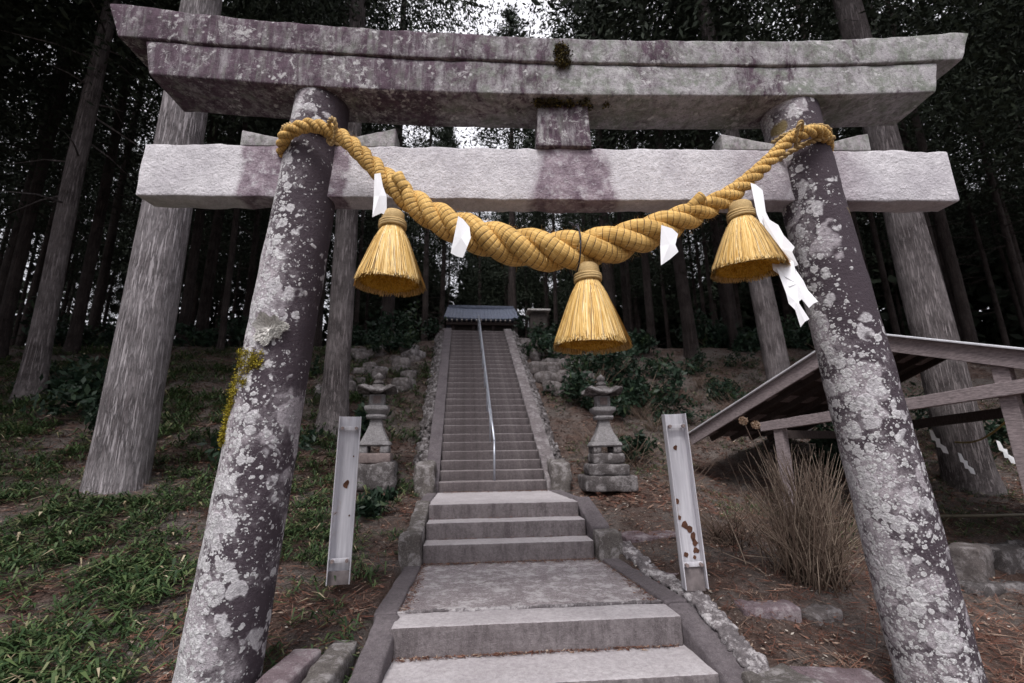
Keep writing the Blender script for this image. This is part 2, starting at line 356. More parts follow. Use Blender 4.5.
def lathe(prof, ns=32, nz=0, seed=0):
    V = []; F = []
    for i, (r, z) in enumerate(prof):
        for k in range(ns):
            a = 2*math.pi*k/ns; rr = r
            if nz: rr += nz*mn.noise(Vector((math.cos(a)*r*9+seed, math.sin(a)*r*9, z*9)))
            V.append((rr*math.cos(a), rr*math.sin(a), z))
    m_ = len(prof)
    for i in range(m_-1):
        for k in range(ns): a = i*ns+k; b = i*ns+(k+1) % ns; F.append((a, b, b+ns, a+ns))
    F.append(tuple(range(ns))[::-1]); F.append(tuple(range((m_-1)*ns, m_*ns))); return V, F
def poly_plate(pts, y0, th, bow=0):       # outline (x,z) -> thin curled sheet
    n = len(pts); cx = sum(p[0] for p in pts)/n; w = max(abs(p[0]-cx) for p in pts) or 1
    V = []; 
    for dy in (0, th):
        for x, z in pts: V.append((x, y0+dy+bow*math.sin((x-cx)/w*1.6+z*14), z))
        V.append((cx, y0+dy-bow*.7, sum(p[1] for p in pts)/n))
    F = []
    for i in range(n):
        j = (i+1) % n; F += [(i, j, n), (n+1+j, n+1+i, 2*n+1), (j, i, n+1+i, n+1+j)]
    return V, F

# ------------------------------------------------------------------ terrain
YK = [-12, 0, 2, 3, 3.6, 4, 5, 6, 7.2, 8.5, 10, 12, 14, 17, 25, 90]
COLS = [(-14, [-1.5,-1.5,-1.45,-1.2,-1.0,-.85,-.5,-.15,.35,.85,1.5,2.3,3.1,3.4,3.6,4.6]),
 (-4, [-1.5,-1.5,-1.47,-1.27,-1.08,-.97,-.60,-.24,.22,.72,1.35,2.25,3.15,3.4,3.6,4.6]),
 (-2, [-1.5,-1.5,-1.5,-1.32,-1.12,-1.02,-.85,-.62,-.42,.35,1.2,2.35,3.3,3.5,3.6,4.6]),
 (-.75, [-1.5,-1.5,-1.5,-1.36,-1.16,-1.12,-1.0,-.78,-.62,.05,1.0,2.25,3.45,3.55,3.6,4.6]),
 (1.55, [-1.5,-1.5,-1.5,-1.38,-1.2,-1.14,-1.0,-.80,-.62,.05,1.0,2.25,3.45,3.55,3.6,4.6]),
 (2.2, [-1.5,-1.5,-1.47,-1.33,-1.2,-1.1,-.95,-.77,-.56,.15,1.1,2.3,3.35,3.55,3.6,4.6]),
 (3.2, [-1.5,-1.5,-1.48,-1.4,-1.25,-1.13,-1.0,-.88,-.6,-.15,.8,2.1,3.2,3.5,3.6,4.6]),
 (4.5, [-1.5,-1.5,-1.5,-1.48,-1.46,-1.43,-1.38,-1.25,-.95,-.45,.5,1.9,3.15,3.5,3.6,4.6]),
 (6, [-1.5,-1.5,-1.5,-1.5,-1.5,-1.5,-1.28,-1.0,-.65,-.1,.8,2.1,3.2,3.5,3.6,4.6]),
 (16, [-1.5,-1.5,-1.5,-1.5,-1.45,-1.4,-1.2,-.9,-.5,0,.9,2.2,3.2,3.5,3.6,4.6])]
CX = np.array([c[0] for c in COLS]); CZ = np.array([c[1] for c in COLS])
YF = np.linspace(-12, 90, 2041)
CF = np.array([np.convolve(np.pad(np.interp(YF, YK, c), 6, 'edge'), np.ones(13)/13, 'valid') for c in CZ])
def G(x, y, detail=True):
    z = [np.interp(y, YF, c) for c in CF]; z = float(np.interp(x, CX, z))
    if detail:
        z += .07*mn.noise(Vector((x*.7, y*.7, 3)))+.035*mn.noise(Vector((x*2.6, y*2.6, 9)))+(.03*mn.noise(Vector((x*5.6, y*5.6, 5))) if y > 3 else 0)
        if y < 5.5 and x > .8: z -= .02
    # bed for the steps and landings
    if -.62 < x < 1.44 and 2.0 < y < 14.3: z -= .32
    return z
def terrain():
    xs = np.concatenate([np.linspace(-70, -12, 22), np.arange(-11.8, 12, .11), np.linspace(12.4, 70, 22)])
    ys = np.concatenate([np.linspace(-40, -4, 12), np.arange(-3.6, 1.6, .3), np.arange(1.6, 15.5, .11), np.linspace(16, 90, 50)])
    V = [(x, y, G(x, max(y, -12))) for y in ys for x in xs]; nx = len(xs)
    F = [(j*nx+i, j*nx+i+1, (j+1)*nx+i+1, (j+1)*nx+i) for j in range(len(ys)-1) for i in range(nx-1)]
    tag(put('ground', mesh('ground', V, F, M['ground'])), kind='structure')
terrain()

# ------------------------------------------------------------------ torii (local frame: x along the beams, y away, z up)
TR = R(-3.3)
torii = thing('torii_gate', 'large weathered stone shrine gate with two leaning round pillars spanning the steps', 'torii gate', (0, 2.8, 0), TR)
def arc(tab, x):
    xs = [a for a, _ in tab]; return float(np.interp(x, xs, [b for _, b in tab]))
def smoothtab(tab, x):
    d = .25; return sum(arc(tab, x+k*d*.5) for k in (-2,-1,0,1,2))/5
kT = [(-2.53,3.085),(-1.75,2.975),(-.94,2.905),(.62,2.83),(2.2,2.838),(3.0,2.89),(3.64,2.955)]
kB = [(-2.53,2.815),(-1.6,2.735),(-.6,2.672),(.62,2.64),(2.2,2.64),(3.0,2.675),(3.64,2.728)]
sB = [(-2.3,2.522),(-1.18,2.434),(-.3,2.40),(.61,2.386),(2.13,2.40),(3.0,2.43),(3.45,2.462)]
def shp(top, bot, x0, x1, y0, y1, endlean, tpr):
    def s(p):   # p in [-.5..] unit-ish block of size (x1-x0, y1-y0, .25)
        u = (p.z+.125)/.25; x = x0+(p.x+(x1-x0)/2)
        xm = (x0+x1)/2; ex = (x-xm)/((x1-x0)/2); x = x-endlean*(1-u)*np.sign(ex)*abs(ex)**6
        zt = smoothtab(top, x); zb = smoothtab(bot, x)
        y = (y0+y1)/2+p.y*(1+tpr*(u-.5))
        return (x, y, zb+(zt-zb)*u)
    return s
def beam(name, top, bot, x0, x1, y0, y1, mat, lean, tpr=0, bevel=.012, rough=.007, seed=1):
    v, f = block((x1-x0, y1-y0, .25), bevel=bevel, rough=rough, res=.045, shape=shp(top, bot, x0, x1, y0, y1, lean, tpr), seed=seed)
    return put(name, mesh(name, v, f, mat), torii)
kasagi = beam('kasagi_top_beam', kT, kB, -2.54, 3.65, -.165, .27, M['kasagi'], .10, .05, .014, .008, 2)
shimaki = beam('shimaki_lower_beam', [(x, z-.003) for x, z in kB], sB, -2.262, 3.375, -.142, .215, M['kasagi'], .07, 0, .012, .006, 5)
tag(kasagi, 'curved top beam stained purple brown at its left end')
nuki = beam('nuki_tie_beam', [(-2.3,2.066),(.6,2.05),(3.5,2.056)], [(-2.3,1.674),(.6,1.648),(3.5,1.660)], -2.23, 3.41, -.02, .15, M['nuki'], .0, 0, .01, .009, 9)
def gz(p): k = (p.z+.17)/.34; return (p.x*(1-.10*k), p.y, p.z)
stone('centre_strut', (.39, .20, .34), (.635, .045, 2.215), M['kasagi'], torii, bevel=.012, rough=.007, res=.05, shape=gz, seed=12)
def pillar(xt, xb, rt, rb, seed, mat='pillar'):
    P = []; rad = []
    for i in range(110):
        u = i/109; z = -1.56+(2.455+1.56)*u
        P.append((xb+(xt-xb)*((z+1.2)/3.75), .057, z)); rad.append(rb+(rt-rb)*u)
    v, f, uv = tubemesh(P, rad, 72, nz=.006, nf=5, seed=seed)
    return put('pillar', mesh('pillar', v, f, M[mat]), torii)
pillar(-1.085, -1.350, .184, .211, 3); pillar(2.335, 2.625, .188, .206, 21, 'pillar_dark')
# wedges beside each pillar on the tie beam
def wedge(x0, x1, h0, h1, seed):
    def s(p):
        k = (p.x+(x1-x0)/2)/(x1-x0); u = (p.z+.05)/.1
        return (p.x, p.y, -.05+u*(h0+(h1-h0)*k))
    stone('wedge_block', (x1-x0, .15, .1), ((x0+x1)/2, .06, 2.058+.05), M['wedge'], torii, bevel=.008, rough=.006, res=.04, shape=s, seed=seed)
wedge(-1.60, -1.28, .125, .05, 1); wedge(-.92, -.545, .05, .145, 2); wedge(1.77, 2.15, .13, .05, 3); wedge(2.53, 2.86, .06, .145, 4)
# moss
def moss(name, pts, n, size, mat, parent, normal=(0,-1,0), label=None, spread=.03):
    T = []
    for _ in range(n):
        (x, y, z, r) = random.choice(pts); c = Vector((x, y, z))+Vector((random.gauss(0, r), random.gauss(0, .012), random.gauss(0, r)))
        for q in range(1):
            a = Vector((random.gauss(0,1), random.gauss(0,1)-1, random.gauss(0,1))).normalized()*size*random.uniform(.5, 1.2)
            b = Vector((random.gauss(0,1), random.gauss(0,1), random.gauss(0,1))).normalized()*size*.5
            T.append((c-b, c+b, c+a))
    o = put(name, tris(name, T, mat, np.random.default_rng(5).random(len(T))), parent)
    if label: o['label'] = label
    return o
mp_ = []
for i in range(110):
    z = random.uniform(.06, .60); xc = -1.085-.265*((2.55-z)/3.75); r = .196
    a = random.uniform(-.95, .02) if z > .46 else random.uniform(-1.0, -.35) if z > .38 else random.uniform(-1.1, -.62) if z > .28 else random.uniform(-1.15, -.80)
    mp_.append((xc+math.sin(a)*(r-.002), .057-math.cos(a)*(r-.002), z, .013))
moss('moss_patch', mp_, 9000, .010, M['moss'], torii, label='bright yellow green moss on the outer side of the left pillar')
moss('moss_patch', [(.62+random.gauss(0,.03), -.17, 2.69+random.uniform(-.09,.10), .014) for _ in range(26)], 1500, .016, M['darkmoss'], torii, label='brown moss tuft at the centre of the top beam')
moss('moss_patch', [(.62+random.gauss(0,.13), -.10+random.uniform(0,.09), 2.375, .014) for _ in range(30)], 1500, .018, M['darkmoss'], torii, label='dark moss under the beam above the centre strut')
def rosette():
    T = []
    cx, z0 = -1.31, .78; zc = .72; xc = -1.085-.265*((2.55-zc)/3.75)
    for _ in range(1500):
        th = random.uniform(0, 6.28); rr = .075*(1+.22*math.sin(3*th+1)+.15*math.sin(7*th))*math.sqrt(random.random()); dx = rr*math.cos(th); dz = rr*math.sin(th)
        a = .10+dx/.196; c = Vector((xc+math.sin(a)*.197, .05-math.cos(a)*.197, zc+dz)); o = Vector((math.cos(th), 0, math.sin(th)))
        t = Vector((-math.sin(th), 0, math.cos(th)))
        T.append((c-t*.008, c+t*.008, c+o*.020+Vector((0, -.026*random.random(), 0))))
    put('lichen_rosette', tris('lichen_rosette', T, M['lichenrose'], np.random.default_rng(5).random(len(T))), torii)
rosette()

# ------------------------------------------------------------------ shimenawa rope
frame = lambda name, label, cat, grp=None, loc=(0,2.8,0): thing(name, label, cat, loc, TR, grp)
rope = frame('sacred_rope', 'thick twisted golden straw rope sagging between the two gate pillars', 'rope')
ctrl = [(-1.155,-.02,2.03,.045),(-1.10,-.21,2.055,.046),(-.97,-.235,2.035,.048),(-.80,-.23,1.945,.055),(-.547,-.22,1.692,.075),(-.287,-.225,1.454,.102),(-.004,-.235,1.298,.124),(.304,-.24,1.198,.138),(.613,-.24,1.172,.142),(.928,-.24,1.233,.132),(1.222,-.23,1.349,.112),(1.492,-.22,1.476,.084),(1.704,-.22,1.605,.062),(1.931,-.225,1.805,.050),(2.12,-.225,1.985,.045),(2.30,-.215,2.055,.044),(2.45,-.12,2.065,.042),(2.565,.04,2.06,.042)]
ctrl = [(-1.32,.03,1.99,.043)]+ctrl[1:]
ctrl[1] = (-1.235,-.145,2.02,.045)
ctrl.insert(2, (-1.10,-.215,2.05,.046))
def catmull(C, n):
    C = [np.array(c, float) for c in C]; C = [2*C[0]-C[1]]+C+[2*C[-1]-C[-2]]; out = []
    for i in range(1, len(C)-2):
        for k in range(n):
            t = k/n; a, b, c, d = C[i-1:i+3]
            out.append(.5*((2*b)+(-a+c)*t+(2*a-5*b+4*c-d)*t*t+(-a+3*b-3*c+d)*t**3))
    out.append(C[-2]); return out
def strands(curve, nst, par, mat, name, kp=.9, ns=14, hand=1, ph0=0):
    P = [Vector(c[:3]) for c in curve]; Rr = [c[3] for c in curve]; n = len(P)
    T = [(P[min(i+1, n-1)]-P[max(i-1, 0)]).normalized() for i in range(n)]
    N = Vector((0,-1,0)); N = (N-T[0]*N.dot(T[0])).normalized(); ph = ph0; Ns = []; phs = []
    for i in range(n):
        N = (N-T[i]*N.dot(T[i])).normalized(); Ns.append(N.copy())
        if i: ph += hand*2*math.pi*(P[i]-P[i-1]).length/(nst*kp*2*Rr[i])
        phs.append(ph)
    ro = {2: .5, 3: .53}[nst]; rs = {2: .52, 3: .50}[nst]
    for k in range(nst):
        Q = []; rad = []
        for i in range(n):
            B = T[i].cross(Ns[i]); a = phs[i]+2*math.pi*k/nst
            Q.append(P[i]+(Ns[i]*math.cos(a)+B*math.sin(a))*Rr[i]*ro); rad.append(Rr[i]*rs)
        v, f, uv = tubemesh(Q, rad, ns, uvs=.075, nz=rs*Rr[len(Rr)//2]*.05, nf=14, seed=k*5+1); put(name, mesh(name, v, f, mat, uv=uv), par)
ctrl = [(a, b, c, d*(.93 if d < .07 else .87)) for a, b, c, d in ctrl]
crv = catmull(ctrl, 26)
strands(crv, 3, rope, M['rope'], 'strand', ns=20, hand=1)
rg = np.random.default_rng(3); V = []; rn = []      # loose straws standing off the rope
for i in range(3200):
    k = rg.integers(4, len(crv)-4); c = crv[k]
    if c[3] < .05: continue
    th = rg.random()*6.2832; tx = np.array(crv[min(k+2, len(crv)-1)][:3])-np.array(crv[k-2][:3]); tx /= np.linalg.norm(tx)
    n1 = np.cross(tx, (0,1,0)); n1 /= np.linalg.norm(n1); n2 = np.cross(tx, n1); d = n1*math.cos(th)+n2*math.sin(th); p = np.array(c[:3])+d*c[3]*rg.uniform(.86, .98)
    e = tx*rg.normal(0, .6)+d*rg.uniform(.1, .8)+np.array((0, 0, -.2)); e /= np.linalg.norm(e); L_ = rg.uniform(.012, .04); w = np.cross(e, d+.01); w = w/np.linalg.norm(w)*.0009
    V.append((p-w, p+w, p+e*L_+w*.4, p+e*L_-w*.4)); rn.append(rg.random()*.9)
put('loose_straws', tris('loose_straws', V, M['skirt'], rn), rope)
# thin tie cords round each pillar, loops, and cut strand ends
def ring(cx, cy, z0, rx, tilt, r, a0, a1, lift=0):
    out = []
    for i in range(60):
        a = a0+(a1-a0)*i/59; x = cx+rx*math.sin(a); y = cy-rx*math.cos(a)
        out.append((x, y, z0+tilt*math.sin(a)+lift*(i/59), r))
    return out
strands(ring(-1.128, .057, 2.115, .205, -.05, .017, -2.9, 2.9), 2, rope, M['rope_thin'], 'tie_cord', ns=8)
strands(ring(2.362, .057, 2.15, .210, .015, .017, -2.9, 2.9), 2, rope, M['rope_thin'], 'tie_cord', ns=8)
strands(ring(2.368, .05, 2.035, .215, .06, .021, -2.9, .6), 2, rope, M['rope_thin'], 'tie_cord', ns=8)
def loop(c, rx, rz, r, tilt):
    out = []
    for i in range(41):
        a = 2*math.pi*i/40; p = Vector((rx*math.cos(a), -.02-.075*math.sin(a), rz*math.sin(a))); 
        ct, st = math.cos(tilt), math.sin(tilt); out.append((c[0]+p.x*ct-p.z*st, c[1]+p.y, c[2]+p.x*st+p.z*ct, r))
    return out
strands(loop((-.885, -.238, 1.985), .040, .048, .015, -.9), 2, rope, M['rope_thin'], 'knot', ns=8)
strands(loop((2.15, -.238, 1.995), .040, .045, .015, .9), 2, rope, M['rope_thin'], 'knot', ns=8)
for (a, b, r) in [((-.40,-.27,1.56),(-.452,-.29,1.655),.036), ((1.36,-.27,1.45),(1.435,-.30,1.515),.032)]:
    A = Acc(); A.tube([Vector(a).lerp(Vector(b), k/5) for k in range(6)], [r, r, r, r*1.05, r*1.1, r*1.1], 14)
    o = A.out('strand_end', M['rope'], rope)
A = Acc(); 
for k in range(36): pass
A.tube([(.633+.012*math.cos(a), -.24-.148*math.cos(a), 1.172+.150*math.sin(a)) for a in [2*math.pi*i/40 for i in range(41)]], .005, 6)
A.tube([(.633,-.26,1.315),(.625,-.27,1.34),(.60,-.27,1.35)], .006, 6); A.tube([(.633,-.26,1.315),(.65,-.27,1.335),(.66,-.28,1.33)], .006, 6)
A.out('binding_wire', m_simple('black_cord', (.03,.03,.04), .6), rope)

# ------------------------------------------------------------------ tassels
def tassel(x, ztop, zbot, rb, label, seed, cordtop=None, y=-.245, tilt=0):
    rg = np.random.default_rng(seed); t = frame('straw_tassel', label, 'tassel', 'straw tassels hanging from the rope')
    hh = .105; zn = ztop-hh
    p, f = lathe([(.028, 0), (.056, -.004), (.068, -.018), (.071, -.05), (.068, -.07), (.066, -hh-.01)], 40, .003, seed)
    v = [(x+a, y+b, ztop+c) for a, b, c in p]; uv = [(c*6, (i % 40)/40) for i, (a, b, c) in enumerate(p)]
    put('head', mesh('head', v, f, M['rope_thin'], uv=uv), t)
    A = Acc()
    for k, rr in enumerate((.0745, .076, .0745)):
        A.tube([(x+rr*math.cos(a), y+rr*math.sin(a), zn+.03-k*.016+.004*math.sin(a+k)) for a in [2*math.pi*i/36 for i in range(37)]], .010, 8, cap=False)
    A.out('neck_binding', M['rope_thin'], t)
    if cordtop: A = Acc(); A.tube([(x, y, ztop-.01), (x+.003, y-.004, ztop+(cordtop-ztop)*.5), (x, y, cordtop)], .0085, 8); A.out('hanging_cord', M['rope_thin'], t)
    L = zn-zbot
    def prof(u): return .062+(rb-.062)*(u**.80)
    n = 8200; V = []; rn = []
    for i in range(n):
        a = rg.random()*6.2832; layer = rg.random()**.5; ln = (1+.03*math.sin(3*a+seed)+.02*math.sin(7*a+seed))*rg.normal(.985, .035)*(1 if rg.random() > .06 else 1.06); da = rg.normal(0, .17); w = rg.uniform(.0008, .0019); k0 = rg.random()
        bulge = rg.normal(0, .004); st = 0 if rg.random() < .7 else rg.uniform(.1, .5); pts = []
        for j in range(5):
            u = st+(min(1.06, ln)-st)*j/4; r = prof(min(u, 1.05))*(.86+.14*layer)+bulge*u; aa = a+da*u*.5; r *= 1+.05*math.sin(2*a+seed)*u+.03*math.sin(5*a+seed*2)*u
            pts.append(np.array((x+r*math.cos(aa), y+r*math.sin(aa), zn-L*u)))
        td = np.array((-math.sin(a), math.cos(a), 0))*w
        for j in range(4): V.append((pts[j]-td, pts[j]+td, pts[j+1]+td, pts[j+1]-td)); rn.append(k0)
    put('skirt', tris('skirt', V, M['skirt'], rn), t)
    # inner mass and the cut ends seen from below
    p, f = lathe([(.05, 0)]+[(prof(u)*.86, -L*u) for u in (.15,.3,.5,.7,.85,.96)]+[(rb*.80, -L*.985), (rb*.5, -L*.965), (.02, -L*.955)], 40, .004, seed)
    put('core', mesh('core', [(x+a, y+b, zn+c) for a, b, c in p], f, M['skirt_end'], rnd=[.35]*len(f)), t)
    V = []; rn = []
    for i in range(3600):
        rr = rb*.93*math.sqrt(rg.random()); a = rg.random()*6.2832; c = np.array((x+rr*math.cos(a), y+rr*math.sin(a), zbot+L*.03*(1-(rr/rb)**2)+rg.uniform(-.008, .012)))
        d = rg.normal(0, 1, 3)*.006; w = np.array((math.cos(a*7+i), math.sin(a*7+i), 0))*.0022; o = np.array((rr*math.cos(a)*-.15, rr*math.sin(a)*-.15, .035))
        V.append((c-w, c+w, c+w+o+d, c-w+o+d)); rn.append(rg.random())
    put('cut_ends', tris('cut_ends', V, M['skirt_end'], rn), t)
tassel(-.472, 1.428, .965, .195, 'left straw tassel, tied close against the rising part of the rope', 31, None)
tassel(.705, 1.085, .590, .212, 'middle straw tassel, dangling lowest on a short cord', 32, 1.20)
tassel(1.695, 1.500, 1.055, .205, 'right straw tassel, beside the long zigzag paper streamer', 33, None)

# ------------------------------------------------------------------ paper streamers
def paper(label, parts, y, bow=.012, grp='white paper strips on the rope'):
    if len(parts) == 1:
        v, f = poly_plate(parts[0], y, .0015, bow); o = put('paper_streamer', mesh('paper_streamer', v, f, M['paper'], False), None, (0,2.8,0), TR)
        tag(o, label, 'paper streamer', grp)
    else:
        t = frame('paper_streamer', label, 'paper streamer', grp)
        for i, p in enumerate(parts):
            v, f = poly_plate(p, y-.012*i, .0015, bow); put('folded_sheet', mesh('folded_sheet', v, f, M['paper'], False), t)
paper('narrow white paper strip left of the left tassel', [[(-.583,1.650),(-.543,1.648),(-.525,1.56),(-.500,1.495),(-.496,1.375),(-.53,1.39),(-.575,1.352),(-.580,1.5)]], -.31)
paper('short slanted white paper strip on the rope between left and middle tassels', [[(-.062,1.325),(-.035,1.31),(.003,1.263),(.012,1.187),(-.008,1.13),(-.033,1.072),(-.07,1.085),(-.104,1.105),(-.085,1.2)]], -.375, .015)
paper('short torn white paper strip on the rope between middle and right tassels', [[(1.134,1.282),(1.198,1.262),(1.231,1.228),(1.206,1.157),(1.220,1.112),(1.17,1.07),(1.112,1.030),(1.12,1.15)]], -.36, .006)
paper('long zigzag white paper streamer hanging in front of the right pillar', [
 [(1.762,1.618),(1.79,1.60),(1.824,1.559),(1.828,1.455),(1.868,1.299),(1.885,1.20),(1.85,1.21),(1.80,1.22),(1.77,1.30),(1.756,1.386)],
 [(1.775,1.37),(1.876,1.313),(1.89,1.24),(1.945,1.16),(1.925,1.13),(1.955,1.05),(1.90,1.03),(1.863,1.00),(1.83,1.04),(1.84,1.10),(1.79,1.16),(1.80,1.22)],
 [(1.81,1.12),(1.930,1.10),(1.945,1.03),(1.985,.96),(2.0,.90),(2.045,.825),(2.0,.805),(1.959,.775),(1.93,.83),(1.90,.81),(1.87,.90),(1.84,.90),(1.845,.98),(1.80,1.02)],
 [(1.815,1.03),(1.89,.97),(1.915,.86),(1.90,.80),(1.942,.705),(1.915,.69),(1.895,.662),(1.87,.76),(1.84,.80),(1.83,.86)]], -.295, .022)

# ------------------------------------------------------------------ steps and landings
low = thing('lower_stone_steps', 'nearest flight of broad worn stone steps at the foot of the path', 'steps', (0,0,0))
def slab(name, x0, x1, y0, y1, z0, z1, mat, parent, rz=0, bevel=.014, rough=.006, **kw):
    return stone(name, (x1-x0, y1-y0, z1-z0), ((x0+x1)/2, (y0+y1)/2, (z0+z1)/2), mat, parent, rz, bevel=bevel, rough=rough, **kw)
def twostep(name, x0, x1, y0, y1, z0, z1, parent, rz=0, rough=.006):
    rough = .0042
    # riser/tread material split: top faces painted paler for light from above
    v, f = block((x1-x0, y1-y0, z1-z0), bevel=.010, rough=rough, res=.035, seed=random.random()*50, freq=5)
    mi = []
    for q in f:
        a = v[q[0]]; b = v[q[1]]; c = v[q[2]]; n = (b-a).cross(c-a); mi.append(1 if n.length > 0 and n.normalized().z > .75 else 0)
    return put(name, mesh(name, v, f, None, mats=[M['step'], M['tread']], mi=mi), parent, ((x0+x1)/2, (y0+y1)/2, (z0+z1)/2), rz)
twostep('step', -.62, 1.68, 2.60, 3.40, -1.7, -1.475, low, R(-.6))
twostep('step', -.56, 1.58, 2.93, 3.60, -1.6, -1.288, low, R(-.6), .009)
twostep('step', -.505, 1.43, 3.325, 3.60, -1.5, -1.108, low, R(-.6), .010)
def sloped(name, x0, x1, y0, y1, z0, z1, h, mat, parent, w2=0, rz=0, dx=0, **kw):
    L = y1-y0
    def s(p): k = (p.y+L/2)/L; return (p.x+dx*k, p.y, p.z+(z0+(z1-z0)*k)-(z0+z1)/2)
    return stone(name, (x1-x0, L, h), ((x0+x1)/2, (y0+y1)/2, (z0+z1)/2-h/2), mat, parent, rz, shape=s, **kw)
sloped('kerb', -.70, -.53, 2.5, 3.55, -1.36, -1.085, .35, M['kerb'], low, dx=.06, bevel=.03, rough=.012)
sloped('kerb', 1.47, 1.68, 2.45, 3.55, -1.40, -1.085, .35, M['kerb'], low, dx=-.05, bevel=.03, rough=.01)
tag(slab('landing_paving', -.50, 1.41, 3.61, 5.02, -1.4, -1.112, M['gravel'], None, bevel=.008, rough=.006), kind='structure')
A = Acc()
for i in range(70):
    x = -.49+1.89*i/69; A.box((.034, random.uniform(.012, .03), .02), (x, 3.607+random.gauss(0,.004), -1.103+random.gauss(0,.002)), bevel=.006, rough=.004, res=.03, seed=i)
o = A.out('mortar_line', M['rubble'], low)
mid = thing('middle_stone_steps', 'short three step stone flight between the two gravel landings', 'steps', (0,0,0))
sloped('kerb', -.665, -.505, 3.56, 4.86, -1.085, -1.08, .3, M['kerb'], mid, dx=.03, bevel=.02, rough=.008)
sloped('kerb', 1.415, 1.60, 3.56, 4.98, -1.085, -1.08, .3, M['kerb'], mid, dx=-.09, bevel=.02, rough=.008)
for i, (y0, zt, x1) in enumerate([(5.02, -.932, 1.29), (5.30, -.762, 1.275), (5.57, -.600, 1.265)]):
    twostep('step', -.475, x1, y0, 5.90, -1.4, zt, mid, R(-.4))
slab('pier', -.70, -.485, 4.86, 5.10, -1.4, -.80, M['kerbmoss'], mid, bevel=.02, rough=.014)
slab('pier', 1.30, 1.56, 4.88, 5.12, -1.4, -.83, M['kerbmoss'], mid, bevel=.02, rough=.014)
sloped('kerb', -.66, -.49, 5.10, 5.95, -.80, -.59, .5, M['kerbmoss'], mid, bevel=.02, rough=.012)
sloped('kerb', 1.29, 1.50, 5.12, 5.95, -.80, -.58, .5, M['kerb'], mid, bevel=.02, rough=.012)
sloped('kerb', -.64, -.49, 5.95, 7.1, -.60, -.59, .3, M['kerb'], mid, bevel=.02, rough=.01)
sloped('kerb', 1.25, 1.42, 5.95, 7.1, -.60, -.59, .3, M['kerb'], mid, dx=-.08, bevel=.02, rough=.01)
tag(slab('landing_paving', -.485, 1.245, 5.905, 7.16, -1.0, -.604, M['tread'], None, bevel=.008, rough=.005), kind='structure')
# long flight: origin at foot centre
stair = thing('long_stone_staircase', 'long straight steep stone staircase climbing to the shrine roof', 'staircase', (.345, 7.16, -.604), R(1.35))
RUN, RISE, NS = .24, .150, 28
for k in range(NS):
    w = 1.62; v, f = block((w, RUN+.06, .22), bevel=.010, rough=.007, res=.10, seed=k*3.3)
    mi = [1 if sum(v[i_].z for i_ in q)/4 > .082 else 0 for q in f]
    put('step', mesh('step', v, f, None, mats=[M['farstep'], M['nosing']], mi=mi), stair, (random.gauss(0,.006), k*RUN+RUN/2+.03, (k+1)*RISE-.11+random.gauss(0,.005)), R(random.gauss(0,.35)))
L = NS*RUN; H = NS*RISE
def sidewall(sx, w, off, name, mat, up, y0=0, res=.12, rough=.012):
    def s(p): k = (p.y+L/2)/L; return (p.x, p.y, p.z+H*k)
    stone(name, (w, L, .7), (sx*off, L/2+y0, up-.35), mat, stair, shape=s, res=res, bevel=.02, rough=rough)
sidewall(-1, .22, .925, 'side_kerb', M['kerb'], .14); sidewall(1, .24, .935, 'side_kerb', M['kerbside'], .14)
for sx in (-1, 1):      # crusty rubble edge outside the kerb
    A = Acc()
    for i in range(620):
        k = random.random(); r = random.uniform(.025, .065)+.03*k; x = sx*(1.05+random.random()*.18); y = L*k
        from mathutils import Euler
        A.box((r*1.6, r*1.8, r*1.4), (x, y, H*k+.08-(abs(x)-1.02)*1.1+random.gauss(0,.012)), Euler((random.uniform(0,3), random.uniform(0,3), random.uniform(0,3))).to_matrix(), bevel=.018, rough=.02, res=.07, seed=i)
    A.out('rubble_edge', M['stairrubble'], stair)
    stone('end_block', (.30, .42, .56), (sx*1.02, .06, .12), M['kerbmoss'], stair, 0, bevel=.05, rough=.03, shape=lambda p: (p.x, p.y, p.z*(1+.5*(p.y+.2))))
# handrail
rail = thing('handrail', 'thin galvanised metal handrail running up the middle of the staircase', 'handrail', (.345, 7.16, -.604), R(1.35))
A = Acc(); hp = []
for k in (0, 4, 8, 12, 16, 20, 24, 28):
    y = k*RUN+.10; z = (k+1)*RISE if k < NS else H; x = .02
    P = Acc(); P.tube([(x, y, z-.02), (x, y, z+.60)], .013 if k else .017, 8); P.out('rail_post', M['rail'], rail); hp.append((x, y, z+.60))
A.tube(hp, .019, 8); A.out('top_rail', M['rail'], rail)
A = Acc(); A.tube([(x, y, z-.22) for x, y, z in hp[1:]], .010, 8); A.out('lower_rail', M['rail'], rail)

# rubble border right of the lower path and loose slabs
A = Acc()
from mathutils import Euler
for i in range(1100):
    k = random.random(); y = 2.55+2.5*k; x = 1.69-.09*k+random.uniform(-.05,.07); r = random.uniform(.010, .030)
    A.box((r*1.7, r*1.9, r*1.1), (x, y, max(G(x, y, False), -1.36+.28*min(1, max(0, (y-2.6)/.9)))+.0), Euler((random.uniform(-.4,.4), random.uniform(-.4,.4), random.uniform(0,3))).to_matrix(), bevel=.03, rough=.02, res=.05, seed=i)
tag(A.out('rubble_border', M['rubble']), 'pale crusted rubble border along the right kerb of the lower path', 'stone border')
def rock(label, x, y, z, size, mat, rz=0, name='rock', cat='rock', grp=None, bev=.06, rg=.03, tilt=(0,0)):
    b_ = .02 if name in ('stone_slab', 'stone_block') else bev*.7
    o = stone(name, size, (x, y, z), mat, None, (tilt[0], tilt[1], rz), bevel=b_, rough=.018 if b_ < .03 else rg*1.3, res=.045, freq=4.5)
    return tag(o, label, cat, grp)
slabkw = 0
rock('flat step stone beside the right pier', 2.02, 5.35, -1.02, (.75,.45,.18), M['rockred'], .1, 'stone_slab', 'slab', 'loose slabs right of the path')
